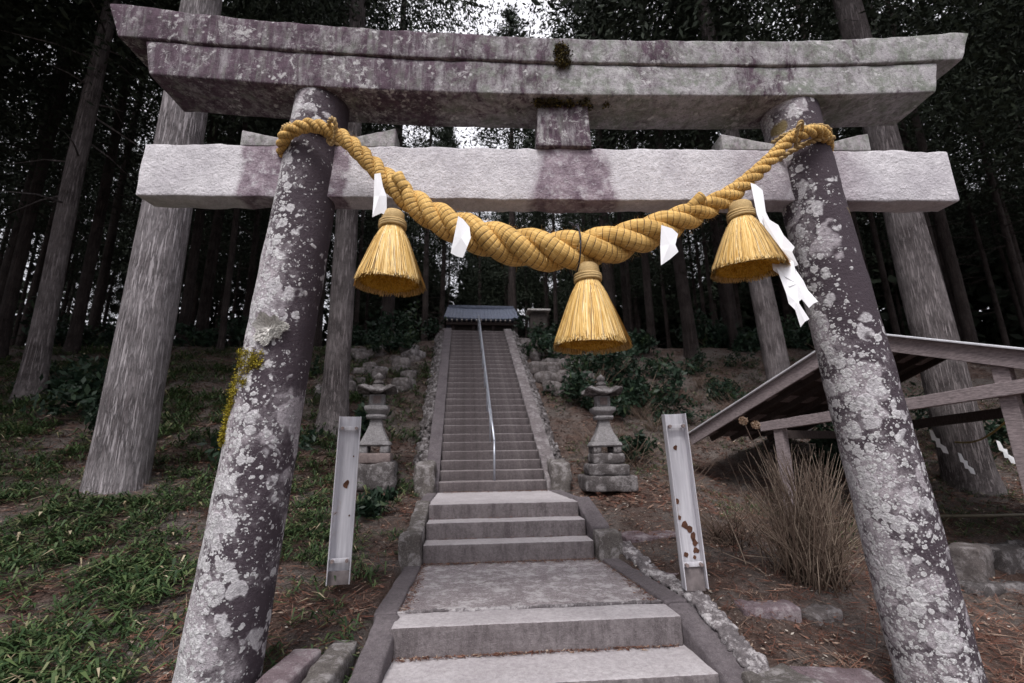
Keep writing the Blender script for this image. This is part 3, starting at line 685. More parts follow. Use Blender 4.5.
rock('flat slab just behind the foot of the right steel post', 2.05, 4.40, -1.17, (.95,.42,.18), M['rockred'], -.05, 'stone_slab', 'slab', 'loose slabs right of the path')
rock('squared brown slab right of the path, between the steel post and dry bush', 2.22, 3.62, -1.26, (.42,.22,.22), M['rockred'], -.1, 'stone_slab', 'slab', 'loose slabs right of the path')
rock('dark rounded rock directly beside the squared brown slab', 2.60, 3.62, -1.29, (.32,.24,.2), M['rock'], .3)
rock('broad flat slab at the bottom edge near the right pillar', 2.08, 2.86, -1.42, (.58,.26,.22), M['rockred'], -.12, 'stone_slab', 'slab', 'loose slabs right of the path')
rock('dark blunt rock at the lower end of the rubble border', 1.72, 2.74, -1.36, (.34,.30,.26), M['kerbmoss'], .2)
rock('purplish stone block left of the lower steps, nearest the kerb', -.80, 3.05, -1.32, (.15,.62,.30), M['kerbmoss'], -.05, 'stone_block', 'block')
rock('reddish stone block left of the lower steps, leaning outward', -.99, 2.92, -1.30, (.17,.50,.32), M['rockred'], -.12, 'stone_block', 'block')
# retaining rocks at the far right
RR = [('angular tan rock on top of the low retaining row', 5.30,4.82,-1.24,(.42,.3,.36),.5),('blue grey rock at the right end of the retaining row', 5.78,4.88,-1.28,(.4,.3,.36),.1),
      ('flat dark rock at the bottom of the retaining row', 5.25,4.62,-1.46,(.75,.28,.2),-.05),('small brown rock behind the right pillar base', 4.85,4.9,-1.36,(.35,.3,.3),.8),('large dark rock near the shelter post', 6.3,4.9,-1.28,(.5,.35,.4),.2)]
for lb, x, y, z, s, r in RR: rock(lb, x, y, z, s, M['lantern_dark'] if 'tan' not in lb else M['rock'], r, 'retaining_rock', 'rock', 'rocks of the low retaining row')
# embankment rocks beside the staircase
n = 0
for i in range(46):
    x = random.uniform(-3.4, -1.35); y = random.uniform(9.8, 13.6)
    s = random.uniform(.15, .42); o = stone('embankment_rock', (s*1.3, s, s*.9), (x, y, G(x, y)+s*.02), random.choice([M['rock'], M['rock'], M['stairrubble']]), None, random.uniform(0, 3), bevel=s*.3, rough=.07*s*2, res=.11, freq=3)
    tag(o, 'rough mossy rock set in the bank left of the long staircase', 'rock', 'rocks in the bank left of the staircase')
for i in range(24):
    x = random.uniform(1.45, 3.0); y = random.uniform(9.8, 13.8)
    s = random.uniform(.2, .45); o = stone('embankment_rock', (s*1.3, s, s*.9), (x, y, G(x, y)+s*.15), M['rock'], None, random.uniform(0, 3), bevel=s*.3, rough=.07*s*2, res=.11, freq=3)
    tag(o, 'rough rock set in the dark bank right of the long staircase', 'rock', 'rocks in the bank right of the staircase')

# ------------------------------------------------------------------ lanterns
def sq(prof, n=9, curl=0):     # square-plan stacked profile with softened corners
    V = []; F = []; ns = n*4
    for r, z in prof:
        for k in range(ns):
            a = 2*math.pi*k/ns+math.pi/4; c, s = math.cos(a), math.sin(a); q = r/(abs(c)**9+abs(s)**9)**(1/9)
            cor = (abs(c)*abs(s)*2)**5; V.append((q*c, q*s, z+curl*cor*(r > .12)))
    for i in range(len(prof)-1):
        for k in range(ns): a = i*ns+k; b = i*ns+(k+1) % ns; F.append((a, b, b+ns, a+ns))
    F.append(tuple(range(ns))[::-1]); F.append(tuple(range((len(prof)-1)*ns, len(prof)*ns))); return V, F
def lantern(x, y, z, label, base, rz, roofmat, H_=1.0):
    t = thing('stone_lantern', label, 'lantern', (x, y, z), rz, 'old stone lanterns flanking the staircase')
    def P(name, prof, mat, curl=0, nz=.0):
        v, f = sq(prof, curl=curl); v = [Vector(p) for p in v]
        v = [p+Vector((mn.noise(p*9+Vector((x,)*3)), mn.noise(p*9+Vector((5+x,)*3)), mn.noise(p*8+Vector((9+x,)*3))))*.008 for p in v]
        put(name, mesh(name, v, f, mat, False), t)
    if base == 'left':
        stone('base_rock', (.66, .6, .44), (0, 0, .16), M['lantern_dark'], t, bevel=.08, rough=.04, res=.08); h = .36
        stone('base_slab', (.50, .5, .15), (0, 0, h+.075), M['pink'], t, bevel=.03, rough=.01); h += .15
    else:
        stone('base_slab', (.76, .70, .22), (0, 0, .08), M['lantern_dark'], t, bevel=.03, rough=.015); stone('base_slab', (.60, .56, .17), (0, 0, .27), M['lantern_dark'], t, bevel=.04, rough=.02)
        stone('base_slab', (.48, .46, .15), (0.01, 0, .43), M['lantern_dark'], t, bevel=.04, rough=.02); h = .505
    # four scroll feet under a plate
    for a in (-1, 1):
        for b in (-1, 1): stone('scroll_foot', (.13, .13, .12), (a*.15, b*.15, h+.055), M['lantern_dark'] if base != 'left' else M['lantern'], t, bevel=.05, rough=.01, res=.04)
    P('plate', [(.22, h+.10), (.24, h+.12), (.225, h+.16), (.19, h+.175)], M['lantern']); h += .175
    P('shaft', [(.195, h), (.18, h+.045), (.135, h+.13), (.10, h+.22), (.082, h+.33)], M['lantern']); h += .33
    P('collar', [(.13, h), (.145, h+.03), (.135, h+.06)], M['lantern']); h += .06
    P('platform', [(.11, h), (.17, h+.06), (.18, h+.08), (.18, h+.12), (.15, h+.13)], M['lantern']); h += .13
    P('light_box', [(.115, h), (.115, h+.17)], M['lantern'])
    v, f = sq([(.055, 0), (.055, .004)]); o = put('light_opening', mesh('light_opening', v, f, M['pink'], False), t, (0, -.1185, h+.09), (R(90), 0, 0)); h += .17
    P('roof', [(.13, h), (.285, h+.028), (.29, h+.045), (.20, h+.075), (.12, h+.12), (.07, h+.16)], roofmat, curl=.075); h += .16
    p, f = lathe([(.06, 0), (.085, .02), (.075, .05), (.05, .065), (.06, .085), (.072, .11), (.06, .145), (.03, .17), (.008, .19)], 20)
    put('finial', mesh('finial', [(a, b, c+h) for a, b, c in p], f, roofmat), t)
lantern(-1.43, 7.15, -.53, 'stone lantern left of the stairs on a rough rock and pinkish slab', 'left', R(6), M['lantern_dark'])
lantern(2.04, 7.0, -.575, 'stone lantern right of the stairs on three dark stepped slabs', 'right', R(-4), M['lantern_dark'])

# ------------------------------------------------------------------ steel channel posts
def chan(x, y, z, label, rz, lean, open_, holes, bottom_dark):
    t = thing('steel_channel_post', label, 'steel post', (x, y, z), 0, 'white steel channel posts beside the path'); t.rotation_euler = (0, lean, rz)
    Hh = 1.30; W = .175; D = .075; th = .008
    def bx(name, size, loc, mat, bev=.002): return stone(name, size, loc, mat, t, bevel=bev, rough=0, res=.2)
    bx('web', (W, th, Hh), (0, D/2, Hh/2), M['steel'])
    for s in (-1, 1):
        bx('flange', (th, D, Hh), (s*(W/2-th/2), 0, Hh/2-.001), M['steel'])
        A = Acc()
        for zz in (Hh-.10, .17): A.tube([(s*.055, -.045, zz), (s*.055, -.015, zz)], .014, 6); A.tube([(s*.055, -.016, zz), (s*.055, .04, zz)], .008, 8)
        A.out('bolt', M['bolt'], t, False)
    for zz in (Hh-.10, .17): bx('cross_strap', (W-.02, .012, .035), (0, -.008, zz), M['steel'])
    bx('base_plate', (W-.02, .02, .18 if bottom_dark else .10), (0, .012, .07 if bottom_dark else .04), M['post_base'])
    for i, (px, pz, r) in enumerate(holes):
        pts = []
        for q in range(11):
            a = 2*math.pi*q/11; rr = r*(.6+.8*abs(mn.noise(Vector((q*1.7, i*3, px*9))))); pts.append((px+rr*math.cos(a), pz+rr*1.2*math.sin(a)))
        v, f = poly_plate(pts, D/2-th/2-.0045, .002); put('rust_patch', mesh('rust_patch', v, f, M['rust'], False), t)
chan(-1.03, 4.02, -1.005, 'upright white steel channel post on the grass left of the path, one rust spot', R(10), R(.4), -1, [(.0, .74, .03), (.045, .97, .008), (.045, .50, .008), (.01, .76, .022)], False)
chan(1.69, 3.62, -1.03, 'leaning white steel channel post right of the path with peeling rust', R(-4), R(-1.9), -1, [(-.01, 1.03, .022), (-.05, .62, .022), (-.045, .50, .018), (-.01, .445, .034), (.025, .41, .030), (.042, .36, .030), (.05, .31, .028), (.052, .26, .024), (.035, .21, .016), (-.03, .23, .022)], True)

# ------------------------------------------------------------------ trees
def trunk_mesh(r, h, seed, flare=.35, lean=(0,0), ns=20):
    P = []; rad = []; z = -0.6; zs = [-.6,-.2,0,.15,.35,.7,1.2]+list(np.linspace(2, h, 16))
    for z in zs:
        P.append((lean[0]*z+.03*math.sin(z*.4+seed), lean[1]*z+.03*math.cos(z*.33+seed), z)); u = max(0, z/h)
        rad.append(r*(1-.72*u)*(1+flare*math.exp(-max(z, -.2)*3)))
    return tubemesh(P, rad, ns, nz=r*.09, nf=2.6, seed=seed, stretch=(1,1,.15))
def crown_mesh(seed, h0, h1, R0, n=13000, leafs=.17, sparse=1.0):
    rg = np.random.default_rng(seed); V = []; rn = []
    nb = int(150*sparse)
    for b in range(nb):
        u = rg.random()**.85; z = h0+(h1-h0)*u; Rm = R0*(1-u)**.7*rg.uniform(.65, 1.1)+.25; a = rg.random()*6.2832; droop = rg.uniform(.05, .45)
        m_ = int(n/nb); t = rg.random(m_)**.55; cl = rg.normal(0, 1, (m_, 3))*(.10+.22*t[:, None])*(.5+Rm*.25)
        c = np.stack([np.cos(a)*Rm*t, np.sin(a)*Rm*t, z-droop*Rm*t+.25*t*t], 1)+cl*np.array([1, 1, .55])
        d = rg.normal(0, 1, (m_, 3)); d[:, 2] -= .5; d[:, 0] += math.cos(a)*.9; d[:, 1] += math.sin(a)*.9; d /= np.linalg.norm(d, axis=1)[:, None]
        e = np.cross(d, rg.normal(0, 1, (m_, 3))); e /= np.linalg.norm(e, axis=1)[:, None]
        s = leafs*rg.uniform(.5, 1.4, m_)[:, None]
        q = np.stack([c-d*s*.5, c+e*s*.19, c+d*s*.6, c-e*s*.19], 1); V.append(q); sh = np.clip(rg.normal(.45, .12)+rg.normal(0, .15, m_), 0, 1); rn.append(sh)
    return tris('crown', np.concatenate(V), M['leaf'], np.concatenate(rn))
crowns = [crown_mesh(100+i, 8.2+1.2*(i % 3), 22+1.5*(i % 2), 3.3-.25*(i % 3)) for i in range(5)]
def branch_mesh(seed, h0=3.5, h1=10, n=22, r=.1):
    A = Acc(); rg = random.Random(seed)
    for i in range(n):
        z = rg.uniform(h0, h1); a = rg.uniform(0, 6.28); L_ = rg.uniform(.4, 1.7); d = Vector((math.cos(a), math.sin(a), rg.uniform(-.35, .15)))
        p = Vector((0, 0, z)); A.tube([p, p+d*L_*.5, p+d*L_+Vector((0, 0, -.12*L_))], [.022, .014, .004], 5, rnd=rg.random()*.4)
    return mesh('dead_branches', A.v, A.f, M['twig'], rnd=A.r)
shade_crowns = [crown_mesh(200+i, 8.3, 23, 6.8, 85000, .14, 1.8) for i in range(2)]  # crowns enlarged and thickened to shade the hillside below
def tree(x, y, r, label, mat='bark', h=22, lean=(0,0), ci=None, group=None, z=None, flare=.35, br=True, name='cedar_tree', rot=None, sc_=1):
    z = G(x, y) if z is None else z
    t = thing(name, label, 'tree', (x, y, z), 0, group); s = random.random()*20
    v, f, uv = trunk_mesh(r, h, s, flare, lean, 26 if r > .2 else 16); A = Acc(); A.add(v, f)
    if br:      # dead side limbs
        for i in range(20):
            zz = random.uniform(3.5, 10); a = random.uniform(0, 6.28); L_ = random.uniform(.4, 1.7); d = Vector((math.cos(a), math.sin(a), random.uniform(-.35, .15))); p = Vector((lean[0]*zz, lean[1]*zz, zz))
            A.tube([p, p+d*L_*.5, p+d*L_+Vector((0, 0, -.12*L_))], [.022, .014, .004], 5)
    put('trunk', mesh('trunk', A.v, A.f, M[mat]), t)
    c = put('crown', shade_crowns[random.randrange(2)] if mat != 'bark2' else crowns[ci if ci is not None else random.randrange(5)], t, (lean[0]*14, lean[1]*14, 0), random.uniform(0, 6.28)); c.scale = (sc_, sc_, 1)
    return t
tree(-4.01, 5.8, .30, 'broad pale grey cedar trunk on the grassy slope left of the gate', sc_=.72, h=24, lean=(-.010, .004), flare=.05, br=False)
tree(-8.09, 9.1, .185, 'brown grey cedar at the far left with flared foot on the slope', 'bark3', h=22, lean=(-.016, 0))
tree(-2.46, 8.45, .235, 'slim cedar with greyish bark just right of the left pillar', 'bark3', sc_=.55, h=22, lean=(-.012, 0), br=False)
tree(8.09, 7.0, .32, 'thick cedar trunk behind the open shelter at right', 'bark3', h=23, lean=(-.031, 0), flare=.2, br=False)
tree(6.94, 9.5, .26, 'leaning grey cedar trunk rising behind the sloping left edge of the shelter roof', 'bark3', h=23, lean=(-.143*.45, .0), br=False)
named = [(6.66,13,.233,'straight dark trunk below the white paper between middle and right tassels',(-.04,0)),
 (8.675,14,.167,'thin dark trunk just below the right tassel',(-.043,0)),(6.26,15,.16,'thin dark trunk just right of the middle tassel, second from it',(0,0)),
 (5.0,15.6,.22,'dark trunk seen immediately right of the middle tassel',(.01,0)),(-10.8,13,.205,'dark trunk between the far left cedar and the broad pale cedar',(.0,0)),
 (-11.55,12,.213,'dark trunk at the left edge of the forest, left of the far left cedar',(-.015,0)),(-6.94,13,.10,'thin pale bare stem on the dark bank left of the left pillar',(-.03,0)),
 (15.5,12.5,.27,'dark trunk at the right edge, above the shelter roof',(.01,0)),(12.9,13.2,.22,'dark trunk right of the nuki beam end, left of the edge trunk',(-.022,0)),
 (-2.9,15.5,.23,'dark trunk behind the tie beam, over the left bank rocks',(0,0)),(-6.86,17.6,.32,'dark trunk rising above the left end of the top beam beside the pillar',(-.03,0)),
 (-5.29,19,.24,'slender dark trunk above the top beam right of the left pillar',(-.03,0)),(10.7,17.4,.40,'stout dark trunk rising above the top beam left of the right pillar',(.0,0)),
 (2.1,22,.21,'bare topped tree standing in the sky gap above the top beam',(0,0))]
for x, y, r, lb, ln in named: tree(x, y, r*math.cos(math.atan2(abs(x), y))**1.2, lb, 'bark2', h=21, lean=ln, br=x < 0 or r < .2)
used = [(a[0], a[1]) for a in named]+[(-8,9.1),(-4,5.8),(-2.5,8.5),(8,7),(7,9.5)]
cnt = 0; tries = 0
proto = {}
while cnt < 175 and tries < 30000:
    tries += 1
    x = random.uniform(-34, 38); y = random.uniform(7, 48)
    if abs(x) < 12 and y < 14.6: continue
    if -15 < x < 16 and y < 11: continue
    if -3.2 < x < 5 and y < 24.5: continue
    if -1.5 < x < 3.2: 
        if y < 40: continue
    if -.06 < x/y < .115 and y < 29: continue
    if any((x-a)**2+(y-b)**2 < 1.75**2 for a, b in used): continue
    used.append((x, y)); k = cnt % 8; cnt += 1
    lb = ['dark slender cedar trunk lost in the shaded forest beyond the hill crest', 'dark cedar deep in the shaded forest beyond the hill crest'][0]
    if k not in proto:
        t = tree(x, y, random.uniform(.13, .27), lb, 'bark2', h=21, group='cedars of the dark forest behind', z=G(x, y, False), br=True); proto[k] = t
    else:
        src = proto[k]; t = src.copy(); col.objects.link(t); t.location = (x, y, G(x, y, False)); t.rotation_euler = (0, 0, random.uniform(0, 6.28))
        for ch in src.children: c = ch.copy(); col.objects.link(c); c.parent = t
for k, (x, y) in enumerate([(-11.5,7.2),(-13.8,5.0),(-12.2,2.4),(-15.5,.5),(-13,-2.2),(-16.5,8.5),(-13.2,10.2),(13.6,6.8),(16.2,9.4),(12.8,3.6),(15.4,1.0),(13.4,-2.4)]):  # cedars on both flanks, added to cut light from the sides
    tree(x, y, .24, ['tall cedar added beside the clearing to shade the banks'][0], 'bark3' if x < 0 else 'bark2', h=23, group='cedars added at the sides for shade', br=False)
# far wood: leafy mass, stuff
def farwood():
    rg = np.random.default_rng(77); n = 260000
    th = rg.uniform(-1.25, 1.3, n); rad = rg.uniform(44, 60, n); z = 3.4+rg.random(n)**1.25*24; lump = np.sin(th*23)*2+np.sin(th*57+1)*1.2
    keep = z < 21+lump*1.6
    c = np.stack([np.sin(th)*rad, np.cos(th)*rad, z], 1)[keep]; m_ = len(c)
    gap = np.array([mn.noise(Vector((a*.16, b*.05, cc*.20))) for a, b, cc in c]); az = np.arctan2(c[:, 0], c[:, 1]); el = np.arctan2(c[:, 2], np.hypot(c[:, 0], c[:, 1])); keepth = np.where(az < -.30, np.where(rg.random(m_) < .30, .12, -1), .36); c = c[gap < keepth]; m_ = len(c)
    d = rg.normal(0, 1, (m_, 3)); d /= np.linalg.norm(d, axis=1)[:, None]; e = np.cross(d, rg.normal(0, 1, (m_, 3))); e /= np.linalg.norm(e, axis=1)[:, None]
    s = rg.uniform(.35, 1.0, m_)[:, None]
    q = np.stack([c-d*s*.6, c+e*s*.35, c+d*s*.6, c-e*s*.35], 1)
    me = tris('far_wood', q, M['leaf'], rg.random(m_)*.6); tag(put('far_wood', me), 'dark mass of far off woodland closing the view behind the trunks', 'wood', kind='stuff')
farwood()

# understory shrubs on the bank
def shrub(x, y, s, label, n=900, mat='shrub', grp='evergreen shrubs on the banks', leaf=.05):
    rg = np.random.default_rng(int(abs(x*31+y*17)*10)); t = thing('evergreen_shrub', label, 'shrub', (x, y, G(x, y)), 0, grp)
    nc = 14; cc = rg.normal(0, 1, (nc, 3))*np.array([.42, .42, .26])*s+np.array([0, 0, .45*s]); k = rg.integers(0, nc, n)
    c = cc[k]+rg.normal(0, .13*s, (n, 3)); c[:, 2] = np.abs(c[:, 2])+.02; d = rg.normal(0, 1, (n, 3)); d /= np.linalg.norm(d, axis=1)[:, None]; e = np.cross(d, rg.normal(0, 1, (n, 3))); e /= np.linalg.norm(e, axis=1)[:, None]
    L_ = leaf*rg.uniform(.6, 1.5, n)[:, None]; q = np.stack([c-d*L_, c+e*L_*.4, c+d*L_, c-e*L_*.4], 1)
    put('foliage', tris('foliage', q, M[mat], np.clip(rg.random(n)*.6+(k % 3)*.18, 0, 1)), t)
    A = Acc()
    for i in range(5): A.tube([(0, 0, -.05), tuple(cc[i]*.5), tuple(cc[i])], [.02*s, .012*s, .005], 5, rnd=.2)
    A.out('stems', M['twig'], t)
shr = [(-1.75,8.4,.5,'small green fern like shrub beside the left lantern'),(-6.2,8.2,.9,'low dark shrub on the slope between the far left cedar and pale cedar'),(-3.0,7.0,.55,'low shrub on the slope right of the broad pale cedar'),
 (-5.2,7.2,.5,'small shrub tight behind the broad pale cedar'),(2.75,9.6,.9,'yellowish shrub on the bank above the right lantern'),(3.3,11.2,1.1,'dark blue green shrub high on the bank above the right steel post'),
 (4.1,10.6,1.0,'dark shrub higher up, right of the dark blue green shrub'),(1.9,12.2,.8,'dark shrub by the top right edge of the staircase'),(-2.2,12.6,.8,'dark shrub among the rocks near the top left of the staircase'),
 (2.9,8.2,.5,'small green tuft behind the right lantern'),(-1.15,5.9,.28,'bright green small plant behind the left steel post'),(-9.5,7.6,.8,'dark low shrub at the far left edge of the slope'),(-4.4,10.6,.8,'dark shrub at the crest behind the left pillar'),
 (7.4,8.6,1.0,'leafy shrub left of the thick cedar behind the shelter'),(9.6,8.0,1.1,'leafy shrub right of the thick cedar behind the shelter'),(6.4,7.6,.7,'low shrub under the shelter roof beam')]
for x, y, s, lb in shr: shrub(x, y, s, lb, int(1100*max(.5, s)), leaf=.05+.02*s)
for i in range(44):
    x = random.choice([random.uniform(-10, -1.6), random.uniform(2.0, 6.5), random.uniform(2.0, 11)]); y = random.uniform(8.3, 13)
    if x > 3 and y < 9.5: y += 1.6
    shrub(x, y, random.uniform(.22, .5), 'small leafy seedling scattered over the shaded bank', 260, grp='seedlings on the banks', leaf=.045)
for i in range(26):
    x = random.choice([random.uniform(-14, -2), random.uniform(2.6, 12)]); y = random.uniform(13.3, 17); shrub(x, y, random.uniform(.6, 1.2), 'dark undergrowth shrub along the shaded crest under the cedars', 700, grp='undergrowth along the crest', leaf=.09)

# grass (sasa) and litter
def sasa():
    rg = np.random.default_rng(5); V = []; rn = []
    def add(x, y, z, s, cnt_, ptone):
        for _ in range(cnt_):
            a = rg.random()*6.2832; L_ = s*rg.uniform(.5, 1.35); w = L_*rg.uniform(.030, .055)+.0012; up = rg.uniform(.2, 1.2); bx, by = x+rg.normal(0, s*.22), y+rg.normal(0, s*.22)
            dx, dy = math.cos(a), math.sin(a); h = rg.uniform(.0, .5)*s; b0 = np.array((bx, by, z+h*.6)); m_ = b0+np.array((dx*L_*.45, dy*L_*.45, L_*up*.45)); e_ = b0+np.array((dx*L_, dy*L_, L_*up*.32)); t = np.array((-dy, dx, 0))
            r_ = rg.random(); r_ = r_*.92 if rg.random() > ptone else .94+.06*rg.random()
            V.append((b0-t*w*.4, b0+t*w*.4, m_+t*w, m_-t*w)); V.append((m_-t*w, m_+t*w, e_+t*w*.12, e_-t*w*.12)); rn.extend((r_, r_))
    n_ = 0
    while n_ < 15000:
        y = 2.2+11.5*rg.random()**1.5; x = -rg.uniform(.72, 2.5+y*1.35)
        dens = mn.noise(Vector((x*.95, y*.95, 7)))+.6*mn.noise(Vector((x*2.7, y*2.7, 1)))
        th = -.10 if (x < -1.2 and y < 7) else .0
        if x > -1.75 and 2.6 < y < 7: th = .30
        if y > 8: th = .0
        if rg.random() > min(1, max(.05, (dens-th+.30)*1.5)): n_ += .12; continue
        n_ += 1
        if (x+4)**2+(y-5.8)**2 < .2: continue
        s = rg.uniform(.06, .18)*(1 if y < 7 else 1.3); add(x, y, G(x, y), s, 10, .025)
    n2 = 0
    while n2 < 4200:      # right bank
        y = rg.uniform(5.2, 13); x = rg.uniform(1.7, 13); 
        dens = mn.noise(Vector((x*.95, y*.95, 17)))+(.25 if x > 5.5 else 0)-(.3 if y < 6.5 and x < 5 else 0)
        if dens < .0: n2 += .2; continue
        n2 += 1; add(x, y, G(x, y), rg.uniform(.06, .13), 7, .06)
    tag(put('grass', tris('grass', V, M['sasa'], rn)), 'low green bamboo grass covering the slope', 'grass', kind='stuff')
sasa()
def litter():
    rg = np.random.default_rng(9); V = []; rn = []
    for i in range(95000):
        y = 2.0+11.8*rg.random()**1.6; x = rg.uniform(-2.5-y*1.2, 2.5+y*1.1)
        if -.70 < x < 1.50:
            if not (y < 5 and rg.random() < .004): continue
            z = -1.105 if y > 3.6 else -9
        else: z = G(x, y)+.008
        if z < -5: continue
        if x > 1.5 and y < 5 and rg.random() < .35: continue
        a = rg.random()*6.2832; k = rg.random()
        if x > 1.4 and y < 6.5 and rg.random() < .16: k = .97
        if k < .72: L_, w, r_ = rg.uniform(.03, .11), rg.uniform(.0015, .005), rg.random()*.85      # needles, twigs
        elif k < .93: L_, w, r_ = rg.uniform(.015, .03), rg.uniform(.006, .012), rg.uniform(.5, .95)
        else: L_, w, r_ = rg.uniform(.006, .020), rg.uniform(.004, .009), 1.0
        if y > 6: w *= 1.7; L_ *= 1.4
        if k >= .93 and rg.random() < .6: continue
        d = np.array((math.cos(a), math.sin(a), rg.normal(0, .22))); t = np.array((-math.sin(a), math.cos(a), rg.normal(0, .3))); c = np.array((x, y, z+rg.uniform(0, .02)))
        V.append((c-d*L_-t*w*.5, c-d*L_*.1+t*w-d*0, c+d*L_+t*w*.3, c+d*L_*.1-t*w)); rn.append(r_)
    for i in range(12000):     # fallen cedar sprays: a stem with side needles
        y = 2.3+10*rg.random()**1.5; x = rg.uniform(-2.5-y*1.1, 2.5+y*1.0)
        if -.72 < x < 1.75: continue
        if mn.noise(Vector((x*1.1, y*1.1, 31))) < -.3: continue
        z = G(x, y)+rg.uniform(.01, .05); a = rg.random()*6.2832; L_ = rg.uniform(.05, .14); d = np.array((math.cos(a), math.sin(a), rg.normal(0, .25))); p = np.array((-math.sin(a), math.cos(a), rg.normal(0, .2))); c0 = np.array((x, y, z)); tone = rg.uniform(.25, .86)
        w = p*.0022*(1 if y < 6 else 1.7); V.append((c0-d*L_-w, c0-d*L_+w, c0+d*L_+w*.3, c0+d*L_-w*.3)); rn.append(tone)
        for q in range(7):
            u = rg.uniform(-.8, .9); b0 = c0+d*L_*u; sd_ = 1 if q % 2 else -1; e_ = b0+(d*.5+p*sd_)*L_*rg.uniform(.2, .4); w2 = d*.0022*(1 if y < 6 else 1.7); V.append((b0-w2, b0+w2, e_+w2*.4, e_-w2*.4)); rn.append(tone)
    for i in range(3200):     # litter caught in step corners and along the kerbs
        k = rg.random()
        if k < .22: x, y, z = rg.uniform(-.5, 1.4), 3.325-abs(rg.normal(0, .02)), -1.284
        elif k < .45: x, y, z = rg.uniform(-.46, 1.28), 5.02-abs(rg.normal(0, .05)), -1.107
        elif k < .52: x, y, z = rg.uniform(-.46, 1.28), rg.choice([5.295, 5.565])-abs(rg.normal(0, .015)), 0; z = -.928 if y < 5.4 else -.758
        elif k < .66: x, y, z = -.49+abs(rg.normal(0, .04)), rg.uniform(3.6, 5), -1.107
        elif k < .80: x, y, z = 1.39-.08*(0)-abs(rg.normal(0, .05)), rg.uniform(3.6, 5), -1.107
        else: x, y, z = rg.uniform(-.4, 1.15), 7.15-abs(rg.normal(0, .1)), -.60
        a = rg.random()*6.2832; L_ = rg.uniform(.006, .03); w = rg.uniform(.001, .005); d = np.array((math.cos(a), math.sin(a), rg.normal(0, .15))); t = np.array((-math.sin(a), math.cos(a), rg.normal(0, .3))); c = np.array((x, y, z+rg.uniform(.001, .012)))
        V.append((c-d*L_, c+t*w, c+d*L_, c-t*w)); rn.append(rg.random()*.93)
    tag(put('leaf_litter', tris('leaf_litter', V, M['litter'], rn)), 'fallen brown cedar fronds, needles and pale leaves on the ground', 'leaf litter', kind='stuff')
litter()
# dry bush
def bush():
    t = thing('dry_hydrangea_bush', 'bare brown multi stemmed bush standing between the right steel post and right pillar', 'bush', (2.98, 4.1, G(2.98, 4.1)))
    rg = random.Random(4); A = Acc()
    for i in range(430):
        a = rg.uniform(0, 6.28); sp = abs(rg.gauss(0, .20)); h = rg.uniform(.4, 1.2)*(1 if sp < .3 else .7); b = Vector((rg.gauss(0,.12), rg.gauss(0,.12), -.03))
        d = Vector((math.cos(a)*sp*1.3, math.sin(a)*sp, h)); P = [b+d*u+Vector((math.cos(a), math.sin(a), 0))*.12*u*u+Vector((rg.gauss(0,.02), rg.gauss(0,.02), 0)) for u in (0,.25,.5,.75,1)]
        r = rg.uniform(.0022, .0048); A.tube(P, [r*1.3, r*1.1, r, r*.7, r*.35], 5, rnd=rg.random())
        for _ in range(rg.choice((0,1,2,3))):
            q = P[rg.choice((1,2,3))]; e = Vector((rg.gauss(0,.1), rg.gauss(0,.1), rg.uniform(.05,.2))); A.tube([q, q+e*.6, q+e], [r*.6, r*.4, r*.25], 4, rnd=rg.random())
    A.out('stems', M['twig'], t)
    for (x, z, dy) in ((-.57, 1.37, -.2), (-.46, 1.335, -.2)):
        V = []
        for _ in range(170):
            c = Vector((x, dy, z))+Vector((rg.gauss(0,1), rg.gauss(0,1), rg.gauss(0,.7))).normalized()*.036*rg.uniform(.6,1); n_ = Vector((rg.gauss(0,1),rg.gauss(0,1),rg.gauss(0,1))).normalized()*.012; m_ = Vector((rg.gauss(0,1),rg.gauss(0,1),rg.gauss(0,1))).normalized()*.012
            V.append((c-n_, c+m_, c+n_, c-m_))
        f = put('flower_head', tris('flower_head', V, M['flower'], np.random.default_rng(2).random(len(V))), t)
        B = Acc(); B.tube([(-.05, 0, 0), (-.2, -.1, .7), (x+.05, dy, z-.15), (x, dy, z)], .004, 5, rnd=.4); B.out('flower_stalk', M['twig'], t)
bush()
def smallbush(x, y, s, n, label):
    t = thing('bare_shrub', label, 'bush', (x, y, G(x, y)), 0, 'low bare brambles'); rg = random.Random(int(x*10)); A = Acc()
    for i in range(n):
        a = rg.uniform(0, 6.28); d = Vector((math.cos(a)*s*.7, math.sin(a)*s*.6, s*rg.uniform(.3, 1))); b = Vector((rg.gauss(0,.2)*s, rg.gauss(0,.2)*s, -.02)); r = .004
        A.tube([b, b+d*.5+Vector((0,0,.05)), b+d], [r, r*.8, r*.4], 4, rnd=rg.random()*.5)
    A.out('stems', M['twig'], t)
smallbush(2.75, 5.0, .55, 90, 'tangled low dead bramble behind the dry bush on its left')
smallbush(3.6, 5.3, .6, 80, 'tangled low dead bramble behind the dry bush on its right')

for i in range(22):
    x = random.choice([random.uniform(2.5, 4.4), random.uniform(1.7, 6.5)]); y = random.uniform(6.2, 11.5)
    if x > 3.4 and y < 9.2: y += 3
    smallbush(x, y, random.uniform(.3, .6), 46, 'leafless bramble tangle on the brown bank above the right lantern')
